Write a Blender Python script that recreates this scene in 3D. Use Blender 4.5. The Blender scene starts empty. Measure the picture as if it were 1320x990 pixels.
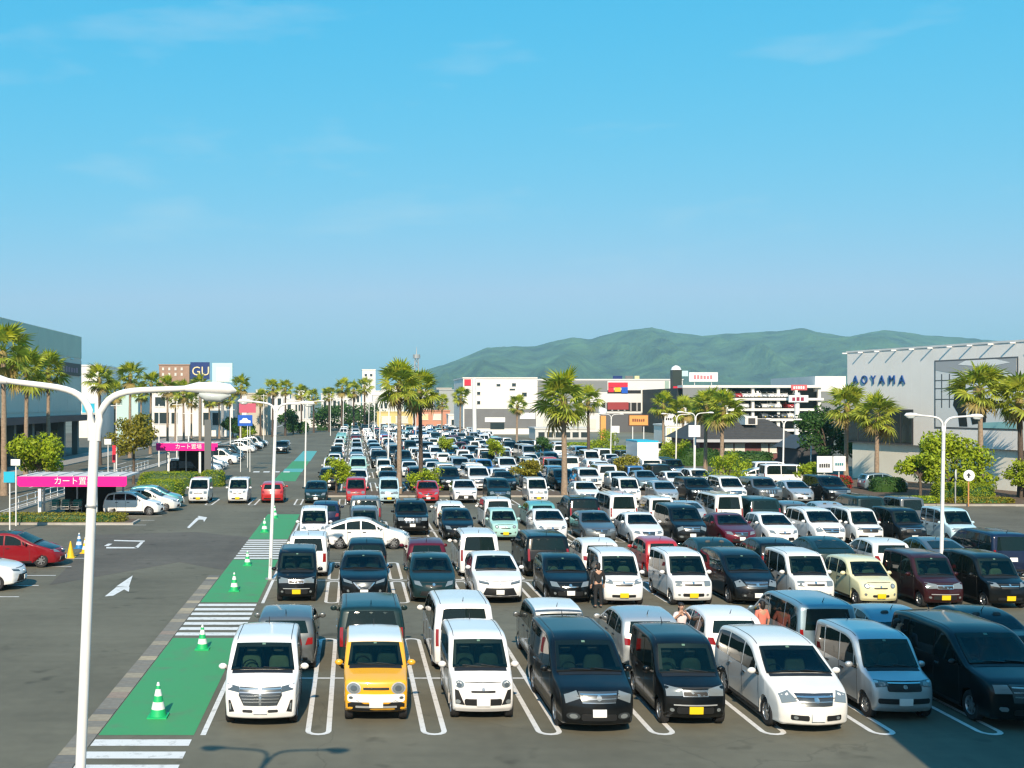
import bpy, bmesh, math, random
from mathutils import Vector, Matrix, Euler, noise
R = math.radians
rng = random.Random(7)
sc = bpy.context.scene
col = sc.collection

# ---------------------------------------------------------------- camera, sky, sun, exposure
F, CX, HY, CH = 1430.0, 455.0, 520.0, 7.3        # focal (px of 1320), vanishing column, horizon row, eye height (m)
cam_d = bpy.data.cameras.new('camera'); cam = bpy.data.objects.new('camera', cam_d); col.objects.link(cam)
cam.location = (0, 0, CH); cam.rotation_euler = (R(90), 0, 0)
cam_d.sensor_fit = 'HORIZONTAL'; cam_d.sensor_width = 36; cam_d.lens = 36 * F / 1320
cam_d.shift_x = (660 - CX) / 1320; cam_d.shift_y = (HY - 495) / 1320
cam_d.clip_start = 0.1; cam_d.clip_end = 40000
sc.camera = cam
SUN_EL, SUN_AZ = R(35), 0.12                      # shadows fall away from the camera and a little to the right
w = bpy.data.worlds.new('World'); sc.world = w; w.use_nodes = True
nt = w.node_tree; nt.nodes.clear()
out = nt.nodes.new('ShaderNodeOutputWorld'); bg = nt.nodes.new('ShaderNodeBackground'); bg.inputs['Strength'].default_value = 0.13
sky = nt.nodes.new('ShaderNodeTexSky'); sky.sky_type = 'NISHITA'; sky.sun_disc = False
sky.sun_elevation = SUN_EL; sky.sun_rotation = R(180) + SUN_AZ
sky.altitude = 0; sky.air_density = 1.0; sky.dust_density = 0.6; sky.ozone_density = 1.2
# thin cirrus wisps mixed into the sky
tc = nt.nodes.new('ShaderNodeTexCoord'); mp = nt.nodes.new('ShaderNodeMapping'); mp.inputs['Scale'].default_value = (2.2, 2.2, 9.0)
mp.inputs['Rotation'].default_value = (0, R(9), 0)
nz = nt.nodes.new('ShaderNodeTexNoise'); nz.inputs['Scale'].default_value = 2.3; nz.inputs['Detail'].default_value = 7; nz.inputs['Roughness'].default_value = .52
rp = nt.nodes.new('ShaderNodeValToRGB'); rp.color_ramp.elements[0].position = .56; rp.color_ramp.elements[1].position = .90
rp.color_ramp.elements[1].color = (.5, .5, .5, 1)
mx = nt.nodes.new('ShaderNodeMixRGB'); mx.inputs['Color2'].default_value = (3.9, 4.6, 5.0, 1)
# grade the clear sky: red stays linear, green and blue saturate towards the horizon
def _m(op, a, b_=None):
    q = nt.nodes.new('ShaderNodeMath'); q.operation = op
    for i, v in enumerate((a, b_)):
        if v is None: continue
        if isinstance(v, (int, float)): q.inputs[i].default_value = v
        else: nt.links.new(v, q.inputs[i])
    return q.outputs[0]
sp = nt.nodes.new('ShaderNodeSeparateColor'); cb = nt.nodes.new('ShaderNodeCombineColor'); nt.links.new(sky.outputs['Color'], sp.inputs[0])
r_, g_, b_ = (_m('MULTIPLY', sp.outputs[i], .13) for i in range(3))
SKYF = .80 / .13
nt.links.new(_m('MINIMUM', _m('MULTIPLY', _m('POWER', r_, 1.9), .80 * SKYF), .44 * SKYF), cb.inputs[0])
nt.links.new(_m('MULTIPLY', _m('DIVIDE', g_, _m('ADD', g_, .28)), .79 * SKYF), cb.inputs[1])
nt.links.new(_m('MULTIPLY', _m('DIVIDE', b_, _m('ADD', b_, .14)), .96 * SKYF), cb.inputs[2])
nt.links.new(tc.outputs['Generated'], mp.inputs['Vector']); nt.links.new(mp.outputs['Vector'], nz.inputs['Vector'])
nt.links.new(nz.outputs['Fac'], rp.inputs['Fac']); nt.links.new(rp.outputs['Color'], mx.inputs['Fac'])
nt.links.new(cb.outputs[0], mx.inputs['Color1'])
nt.links.new(mx.outputs['Color'], bg.inputs['Color']); nt.links.new(bg.outputs['Background'], out.inputs['Surface'])
sun_d = bpy.data.lights.new('sun', 'SUN'); sun_d.energy = 4.8; sun_d.angle = R(.53); sun_d.color = (1, .83, .63)
sun = bpy.data.objects.new('sun', sun_d); col.objects.link(sun)
sun.rotation_euler = Vector((SUN_AZ * math.cos(SUN_EL), math.cos(SUN_EL), -math.sin(SUN_EL))).to_track_quat('-Z', 'Y').to_euler()
sun.location = (0, -40, 60)
vs = sc.view_settings; vs.view_transform = 'Standard'; vs.look = 'None'; vs.gamma = 1; vs.use_curve_mapping = False; vs.exposure = 0.50
sc.render.engine = 'CYCLES'
cy = sc.cycles; cy.use_denoising = True; cy.max_bounces = 5; cy.diffuse_bounces = 2; cy.glossy_bounces = 3; cy.transmission_bounces = 2
cy.transparent_max_bounces = 6; cy.volume_bounces = 0; cy.caustics_reflective = False; cy.caustics_refractive = False; cy.filter_width = 1.35

def gnd(px, py, z=0.0):
    d = F * (CH - z) / (py - HY); return ((px - CX) * d / F, d)
def xat(px, d): return (px - CX) * d / F
def zat(py, d): return CH - (py - HY) * d / F

# ---------------------------------------------------------------- materials
MATS = {}
def mat(key, c, rough=.6, metal=0, coat=0, var=0, scale=5, bump=0, spec=.5, emit=0):
    if key in MATS: return MATS[key]
    m = bpy.data.materials.new(key); m.use_nodes = True; n = m.node_tree.nodes; l = m.node_tree.links
    b = n['Principled BSDF']; b.inputs['Base Color'].default_value = (*c, 1); b.inputs['Roughness'].default_value = rough
    b.inputs['Metallic'].default_value = metal; b.inputs['Coat Weight'].default_value = coat; b.inputs['Coat Roughness'].default_value = .04
    b.inputs['Specular IOR Level'].default_value = spec
    if emit: b.inputs['Emission Color'].default_value = (*c, 1); b.inputs['Emission Strength'].default_value = emit
    if var or bump:
        t = n.new('ShaderNodeTexCoord'); z = n.new('ShaderNodeTexNoise'); z.inputs['Scale'].default_value = scale; z.inputs['Detail'].default_value = 6
        l.new(t.outputs['Object'], z.inputs['Vector'])
        if var:
            r = n.new('ShaderNodeMapRange'); r.inputs[1].default_value = .3; r.inputs[2].default_value = .7; r.inputs[3].default_value = 1 - var; r.inputs[4].default_value = 1 + var
            x = n.new('ShaderNodeVectorMath'); x.operation = 'SCALE'; x.inputs[0].default_value = c
            l.new(z.outputs['Fac'], r.inputs[0]); l.new(r.outputs[0], x.inputs['Scale']); l.new(x.outputs[0], b.inputs['Base Color'])
        if bump:
            bp = n.new('ShaderNodeBump'); bp.inputs['Strength'].default_value = bump; bp.inputs['Distance'].default_value = .02
            l.new(z.outputs['Fac'], bp.inputs['Height']); l.new(bp.outputs[0], b.inputs['Normal'])
    MATS[key] = m; return m

def paint(key, c, metal=0, rough=.35):
    # car paint: clear coat, faint dust towards flat noise
    m = mat('paint_' + key, c, rough, metal, 1.0 if sum(c) > .3 else .7, spec=.5 if sum(c) > .3 else .12)
    n = m.node_tree.nodes; l = m.node_tree.links; b = n['Principled BSDF']
    t = n.new('ShaderNodeTexCoord'); z = n.new('ShaderNodeTexNoise'); z.inputs['Scale'].default_value = 2.2; z.inputs['Detail'].default_value = 5
    r = n.new('ShaderNodeMapRange'); r.inputs[1].default_value = .42; r.inputs[2].default_value = .75; r.inputs[3].default_value = 0; r.inputs[4].default_value = .07 if sum(c) > .3 else .012
    x = n.new('ShaderNodeMixRGB'); x.inputs['Color1'].default_value = (*c, 1); x.inputs['Color2'].default_value = (.30, .28, .25, 1)
    l.new(t.outputs['Object'], z.inputs['Vector']); l.new(z.outputs['Fac'], r.inputs[0]); l.new(r.outputs[0], x.inputs['Fac']); l.new(x.outputs[0], b.inputs['Base Color'])
    r2 = n.new('ShaderNodeMapRange'); r2.inputs[3].default_value = .03; r2.inputs[4].default_value = .12
    l.new(z.outputs['Fac'], r2.inputs[0]); l.new(r2.outputs[0], b.inputs['Coat Roughness'])
    return m
PAINT = {k: paint(k, *v) for k, v in {
    'white': ((.80, .80, .79),), 'pearl': ((.74, .74, .71),), 'cream': ((.74, .70, .42),), 'silver': ((.50, .53, .54), .55, .35),
    'grey': ((.13, .145, .15), .5, .35), 'bluegrey': ((.22, .31, .36), .5, .35), 'black': ((.003, .004, .005),), 'darkgreen': ((.008, .026, .028), .1),
    'navy': ((.008, .018, .05), .2), 'red': ((.42, .012, .015),), 'maroon': ((.10, .007, .018), .2), 'yellow': ((.82, .40, .006),),
    'lightblue': ((.46, .64, .70),), 'teal': ((.13, .40, .40), .2), 'mint': ((.36, .60, .54),), 'blue': ((.02, .14, .38), .2), 'brown': ((.10, .055, .035), .3), 'darkred': ((.03, .006, .008),), 'crimson': ((.22, .008, .014),)}.items()}
GLASS = mat('car_glass', (.006, .014, .013), .03, spec=.42)
def clear_glass(key, tintc):
    m = bpy.data.materials.new(key); m.use_nodes = True; n = m.node_tree.nodes; l = m.node_tree.links; n.remove(n['Principled BSDF'])
    t = n.new('ShaderNodeBsdfTransparent'); t.inputs['Color'].default_value = (*tintc, 1); g = n.new('ShaderNodeBsdfGlossy'); g.inputs['Roughness'].default_value = .03
    f = n.new('ShaderNodeLayerWeight'); pw_ = n.new('ShaderNodeMath'); pw_.operation = 'POWER'; pw_.inputs[1].default_value = 4; l.new(f.outputs['Facing'], pw_.inputs[0]); ma = n.new('ShaderNodeMath'); ma.operation = 'MULTIPLY_ADD'; ma.inputs[1].default_value = .55; ma.inputs[2].default_value = .035; l.new(pw_.outputs[0], ma.inputs[0]); f.inputs['Blend'].default_value = .5; x = n.new('ShaderNodeMixShader'); l.new(ma.outputs[0], x.inputs[0]); l.new(t.outputs[0], x.inputs[1]); l.new(g.outputs[0], x.inputs[2]); l.new(x.outputs[0], n['Material Output'].inputs['Surface']); return m
GLASS_W = clear_glass('windscreen_glass', (.52, .66, .60))
CABIN = mat('cabin_lining', (.030, .033, .034), .9); DASH = mat('dashboard', (.045, .05, .05), .7, var=.2, scale=4); SEATM = mat('seat_fabric', (.075, .08, .08), .9, var=.2, scale=6); SEATB = mat('seat_beige', (.26, .24, .20), .9, var=.15, scale=6)
GLASS_L = mat('car_glass_clear', (.022, .042, .038), .04, spec=.6)
TRIM = mat('black_trim', (.012, .013, .014), .45)
CHROME = mat('chrome', (.55, .58, .60), .18, .9)
GRILLE = mat('grille_grey', (.10, .115, .125), .25, .7)
LAMP = mat('lamp_lens', (.22, .25, .26), .08, .3, 1)
LAMP_D = mat('lamp_dark', (.10, .12, .13), .08, .3, 1)
LAMP_R = mat('lamp_red', (.24, .008, .008), .12, 0, 1)
PLATE_W = mat('plate_white', (.78, .79, .77), .5); PLATE_Y = mat('plate_yellow', (.80, .56, .01), .5)
TYRE = mat('tyre', (.016, .016, .017), .8); RIM = mat('rim', (.42, .43, .44), .3, .8); RIM_D = mat('rim_dark', (.06, .06, .065), .35, .6)
CHASSIS = mat('underbody', (.008, .008, .009), .9); SEAMM = mat('panel_gap', (.03, .032, .033), .7)
WHITE_P = mat('white_pole', (.76, .76, .74), .45, var=.05, scale=3)
METAL = mat('galvanised', (.42, .43, .43), .45, .5, var=.1)

# ---------------------------------------------------------------- mesh helpers
def link(name, me, m=None, parent=None, loc=None, rot=None):
    o = bpy.data.objects.new(name, me); col.objects.link(o)
    if m is not None and me is not None and not me.materials: me.materials.append(m)
    if parent: o.parent = parent
    if loc: o.location = loc
    if rot: o.rotation_euler = rot
    return o
def empty(name, loc, rz=0):
    o = bpy.data.objects.new(name, None); col.objects.link(o); o.location = loc; o.rotation_euler = (0, 0, rz); o.empty_display_size = .3
    return o
def tag(o, label, cat, group=None):
    o['label'] = label; o['category'] = cat
    if group: o['group'] = group
    return o
def structure(o): o['kind'] = 'structure'; return o

class MB:
    def __init__(s): s.v = []; s.f = []; s.mi = []; s.m = 0
    def quad(s, *p):
        i = len(s.v); s.v += [tuple(q) for q in p]; s.f.append(tuple(range(i, i + len(p)))); s.mi.append(s.m)
    def box(s, x0, x1, y0, y1, z0, z1):
        i = len(s.v); s.v += [(x0,y0,z0),(x1,y0,z0),(x1,y1,z0),(x0,y1,z0),(x0,y0,z1),(x1,y0,z1),(x1,y1,z1),(x0,y1,z1)]
        for q in ((0,3,2,1),(4,5,6,7),(0,1,5,4),(1,2,6,5),(2,3,7,6),(3,0,4,7)): s.f.append(tuple(i + k for k in q)); s.mi.append(s.m)
        return s
    def tube(s, pts, rad, n=8, cap=True):
        pts = [Vector(p) for p in pts]
        rad = rad if isinstance(rad, (list, tuple)) else [rad] * len(pts)
        rings = []
        for k, p in enumerate(pts):
            t = (pts[min(k + 1, len(pts) - 1)] - pts[max(k - 1, 0)]).normalized()
            a = t.orthogonal().normalized() if abs(t.z) > .98 else t.cross(Vector((0, 0, 1))).normalized()
            if abs(t.z) > .98: a = (Vector((1, 0, 0)) - t * t.x).normalized()
            b = t.cross(a); i = len(s.v)
            s.v += [tuple(p + (a * math.cos(2 * math.pi * j / n) + b * math.sin(2 * math.pi * j / n)) * rad[k]) for j in range(n)]; rings.append(i)
        for u, v in zip(rings, rings[1:]):
            for j in range(n): s.f.append((u + j, u + (j + 1) % n, v + (j + 1) % n, v + j)); s.mi.append(s.m)
        if cap: s.f.append(tuple(rings[0] + j for j in reversed(range(n)))); s.f.append(tuple(rings[-1] + j for j in range(n))); s.mi += [s.m, s.m]
        return s
    def prism(s, poly, z0, z1):
        n = len(poly); i = len(s.v); s.v += [(x, y, z0) for x, y in poly] + [(x, y, z1) for x, y in poly]
        s.f.append(tuple(i + k for k in reversed(range(n)))); s.f.append(tuple(i + n + k for k in range(n))); s.mi += [s.m, s.m]
        for k in range(n): s.f.append((i + k, i + (k + 1) % n, i + n + (k + 1) % n, i + n + k)); s.mi.append(s.m)
        return s
    def lathe(s, prof, n=16, c=(0, 0, 0)):
        i = len(s.v)
        for r_, z_ in prof: s.v += [(c[0] + r_ * math.cos(2*math.pi*j/n), c[1] + r_ * math.sin(2*math.pi*j/n), c[2] + z_) for j in range(n)]
        for k in range(len(prof) - 1):
            for j in range(n): s.f.append((i + k*n + j, i + k*n + (j+1) % n, i + (k+1)*n + (j+1) % n, i + (k+1)*n + j)); s.mi.append(s.m)
        return s
    def mesh(s, name, mats=(), smooth=0):
        me = bpy.data.meshes.new(name); me.from_pydata(s.v, [], s.f); me.update()
        for m in (mats if isinstance(mats, (list, tuple)) else [mats]): me.materials.append(m)
        if any(s.mi): me.polygons.foreach_set('material_index', s.mi)
        if smooth: me.polygons.foreach_set('use_smooth', [True] * len(me.polygons)); me.set_sharp_from_angle(angle=R(smooth))
        return me
    def build(s, name, m, parent=None, smooth=0, loc=None, rot=None): return link(name, s.mesh(name, m, smooth), None, parent, loc, rot)

def text_mesh(txt, size, extrude=.01):
    cu = bpy.data.curves.new('t', 'FONT'); cu.body = txt; cu.size = size; cu.extrude = extrude; cu.align_x = 'CENTER'; cu.align_y = 'CENTER'; cu.resolution_u = 3
    o = bpy.data.objects.new('t', cu); col.objects.link(o)
    bpy.context.view_layer.update()
    me = bpy.data.meshes.new_from_object(o.evaluated_get(bpy.context.evaluated_depsgraph_get()))
    bpy.data.objects.remove(o); bpy.data.curves.remove(cu); me.name = 'lettering'; me.materials.clear(); return me
# ---------------------------------------------------------------- cars: one parametric shell per model
# car frame: x runs from the nose (0) to the tail (L), y across, z up; every detail goes through the same body curvature
def lerp(a, b, t): return a + (b - a) * t
class Shell:
    def __init__(s, spec, lod=0):
        s.__dict__.update(spec); s.lod = lod; s.w = s.W / 2
        top = []
        P = s.sil
        for i, p in enumerate(P):
            x, z = p[0], p[1]; r = p[2] if len(p) > 2 else .05
            if 0 < i < len(P) - 1 and r > 0:
                a = Vector((P[i-1][0] - x, P[i-1][1] - z)); b = Vector((P[i+1][0] - x, P[i+1][1] - z))
                ra = min(r, a.length * .45); rb = min(r, b.length * .45); a.normalize(); b.normalize()
                A = Vector((x, z)) + a * ra; B = Vector((x, z)) + b * rb; n = 4 if not lod else 1
                for k in range(n + 1):
                    t = k / n; top.append(tuple(A * (1-t)**2 + Vector((x, z)) * 2*t*(1-t) + B * t*t))
            else: top.append((x, z))
        s.top = top
        s.H = max(z for x, z in top)
    def topz(s, x):
        best = -1
        for (x0, z0), (x1, z1) in zip(s.top, s.top[1:]):
            if min(x0, x1) - 1e-6 <= x <= max(x0, x1) + 1e-6 and abs(x1 - x0) > 1e-6:
                best = max(best, lerp(z0, z1, (x - x0) / (x1 - x0)))
        return best
    def front(s, z):
        for (x0, z0), (x1, z1) in zip(s.top, s.top[1:]):
            if min(z0, z1) <= z <= max(z0, z1) and abs(z1 - z0) > 1e-6 and x0 < s.L * .5: return lerp(x0, x1, (z - z0) / (z1 - z0))
        return 0
    def rear(s, z):
        for (x0, z0), (x1, z1) in reversed(list(zip(s.top, s.top[1:]))):
            if min(z0, z1) <= z <= max(z0, z1) and abs(z1 - z0) > 1e-6 and x0 > s.L * .5: return lerp(x0, x1, (z - z0) / (z1 - z0))
        return s.L
    def D(s, x, y, z):
        q = (y / s.w); q2 = q * q; k = 1.0
        if z > s.belt: k -= s.tumble * ((z - s.belt) / (s.H - s.belt)) ** 1.25
        else: k -= .035 * ((s.belt - z) / s.belt) ** 2 - .012 * math.sin(math.pi * max(0, min(1, (z - .3) / (s.belt - .3))))
        fr = max(0, 1 - x / s.nl); rr = max(0, 1 - (s.L - x) / s.tl)
        k -= s.np * fr * fr + s.tp * rr * rr
        x += s.nb * q2 * fr - s.tb * q2 * rr
        if z > s.belt - .05:                                   # curved windscreen
            e = math.exp(-((x - lerp(s.ws[0][0], s.ws[1][0], .5)) / .55) ** 2); x += .07 * q2 * e * min(1, (z - s.belt + .05) / .2)
        if z > s.H - .35: z += .035 * (1 - q2) * min(1, (z - s.H + .35) / .3)
        elif z > .6 and x < s.ws[0][0] + .05: z += .03 * (1 - q2) * min(1, max(0, (x - .05) / .3))
        return (x - s.L / 2, y * k, z)
    def finish(s, bm, name, mats, smooth=38):
        me = bpy.data.meshes.new(name); bmesh.ops.recalc_face_normals(bm, faces=bm.faces); bm.to_mesh(me); bm.free()
        for m in mats: me.materials.append(m)
        me.polygons.foreach_set('use_smooth', [True] * len(me.polygons)); me.set_sharp_from_angle(angle=R(smooth)); return me
    def body(s):
        lod = s.lod; n = 9 if not lod else 4
        def arch(cx):
            ra = s.rw + .055; a0 = math.asin(max(-1, min(1, (s.clear - s.rw) / ra))); pts = []
            for k in range(n + 1):
                a = lerp(a0, math.pi - a0, k / n); pts.append((cx + ra * math.cos(a), s.rw + ra * math.sin(a)))
            return pts
        ring = [(p, 1) for p in s.top] + [(p, 0) for p in arch(s.xr)] + [(p, 0) for p in arch(s.xf)]
        m = len(ring); nrm = []
        for i in range(m):
            a = Vector(ring[i-1][0]); b = Vector(ring[(i+1) % m][0]); t = (b - a)
            if t.length < 1e-6: nrm.append(Vector((0, 0))); continue
            t.normalize(); nrm.append(Vector((t.y, -t.x)) if ring[i][1] else Vector((0, 0)))
        w_ = s.w
        rows = [(w_, .055), (w_ - .012, .028), (w_ - .04, .008), (w_ - .085, 0), (.80 * w_, 0), (.45 * w_, 0), (0, 0)] if not lod else [(w_, .05), (w_ - .05, 0), (0, 0)]
        rows = rows + [(-y, i) for y, i in reversed(rows[:-1])]
        bm = bmesh.new(); V = []
        for y, ins in rows:
            V.append([bm.verts.new((p[0] + nrm[i].x * ins, y, p[1] + nrm[i].y * ins)) for i, (p, f) in enumerate(ring)])
        for (a, b), (ra_, rb_) in zip(zip(V, V[1:]), zip(rows, rows[1:])):
            for i in range(m):
                q, q2 = ring[i][0], ring[(i+1) % m][0]; mxx, mz = (q[0] + q2[0]) / 2, (q[1] + q2[1]) / 2
                if not lod and max(abs(ra_[0]), abs(rb_[0])) < .81 * w_ and ring[i][1] and s.ws[0][0] < mxx < s.ws[1][0] and mz > s.ws[0][1] and q2[1] < s.ws[1][1] + .03: continue      # windscreen opening
                bm.faces.new((a[i], a[(i+1) % m], b[(i+1) % m], b[i]))
        c1 = bm.faces.new(V[0]); c2 = bm.faces.new(list(reversed(V[-1])))
        bmesh.ops.triangulate(bm, faces=[c1, c2])
        zs = [s.belt - .02, s.belt + .04] + ([.45, .62, (s.belt + s.H) / 2, s.H - .2] if not lod else [])
        xs = [s.L * k / 8 for k in range(1, 8)] if not lod else [s.L / 2]
        for z in zs: bmesh.ops.bisect_plane(bm, geom=bm.verts[:] + bm.edges[:] + bm.faces[:], plane_co=(0, 0, z), plane_no=(0, 0, 1))
        if not lod:
            for x in xs: bmesh.ops.bisect_plane(bm, geom=bm.verts[:] + bm.edges[:] + bm.faces[:], plane_co=(x, 0, 0), plane_no=(1, 0, 0))
        for v in bm.verts: v.co = s.D(*v.co)
        return s.finish(bm, 'body', [PAINT['white']])
    def patch(s, poly, fn, name, m, thick=.03, grid=.16):
        # poly in 2D; fn(u, v, depth) -> shell coordinates before curvature
        bm = bmesh.new(); f = bm.faces.new([bm.verts.new((u, v, 0)) for u, v in poly]); bmesh.ops.triangulate(bm, faces=[f])
        if not s.lod:
            for ax in (0, 1):
                lo = min(p[ax] for p in poly); hi = max(p[ax] for p in poly); k = int((hi - lo) / grid)
                for j in range(1, k + 1):
                    c = lo + (hi - lo) * j / (k + 1); co = [0, 0, 0]; no = [0, 0, 0]; co[ax] = c; no[ax] = 1
                    bmesh.ops.bisect_plane(bm, geom=bm.verts[:] + bm.edges[:] + bm.faces[:], plane_co=co, plane_no=no)
        r = bmesh.ops.extrude_face_region(bm, geom=bm.faces[:])
        for g in r['geom']:
            if isinstance(g, bmesh.types.BMVert): g.co.z = -1
        for v in bm.verts: v.co = s.D(*fn(v.co.x, v.co.y, -v.co.z * thick))
        return s.finish(bm, name, [m])
    def front_patch(s, poly, name, m, off=.012, thick=.05):
        return s.patch([(u * s.w, v) for u, v in poly], lambda u, v, d: (s.front(v) - off + d, u, v), name, m, thick)
    def rear_patch(s, poly, name, m, off=.012, thick=.05):
        return s.patch([(u * s.w, v) for u, v in poly], lambda u, v, d: (s.rear(v) + off - d, u, v), name, m, thick)
    def side_patch(s, poly, sd, name, m, off=.006, thick=.025):
        return s.patch(poly, lambda u, v, d: (u, sd * (s.w + off - d), v), name, m, thick, .22)
    def line_patch(s, A, B, poly, name, m, off=.008, thick=.03):
        A = Vector(A); B = Vector(B); t = (B - A); L = t.length; t.normalize(); nn = Vector((-t.y, t.x))
        if nn.y < 0: nn = -nn
        def fn(u, v, d):
            p = A + t * v + nn * (off - d); return (p.x, u, p.y)
        return s.patch([(u * s.w, v * L) for u, v in poly], fn, name, m, thick)
    def roof_patch(s, x0, x1, frac, name, m, off=.006):
        return s.patch([(x0, -frac*s.w), (x1, -frac*s.w), (x1, frac*s.w), (x0, frac*s.w)], lambda u, v, d: (u, v, s.topz(u) + off - d), name, m, .02)
    def windows(s):
        r = .115; N = 60; X = [s.L * i / N for i in range(N + 1)]
        def zt(x):
            b = 9
            for k in range(-6, 7):
                dx = r * k / 6; t = s.topz(min(s.L - .001, max(.001, x + dx))); b = min(b, t - math.sqrt(r * r - dx * dx) * .8)
            return b
        zb = s.belt + .025
        ok = [x for x in X if zt(x) > zb + .03 and x > s.ws[0][0] - .1]
        x0, x1 = min(ok), max(ok); cuts = [x0] + list(s.splits) + [x1]; res = []
        for i in range(len(cuts) - 1):
            a = cuts[i] + (.035 if i else 0); b = cuts[i+1] - (.035 if i < len(cuts) - 2 else 0)
            if b - a < .12: continue
            n = 6 if not s.lod else 3
            poly = [(a, zb), (b, zb)] + [(lerp(b, a, k / n), max(zb + .03, zt(lerp(b, a, k / n)))) for k in range(n + 1)]
            res.append(poly)
        return res

def rect(a, b, c, d, r=0):
    if not r: return [(a, c), (b, c), (b, d), (a, d)]
    ry = r; rx = min(r * 1.2, (b - a) / 2)
    return [(a + rx, c), (b - rx, c), (b, c + ry), (b, d - ry), (b - rx, d), (a + rx, d), (a, d - ry), (a, c + ry)]
def ell(cy, cz, ry, rz, n=14): return [(cy + ry * math.cos(2*math.pi*k/n), cz + rz * math.sin(2*math.pi*k/n)) for k in range(n)]

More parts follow.
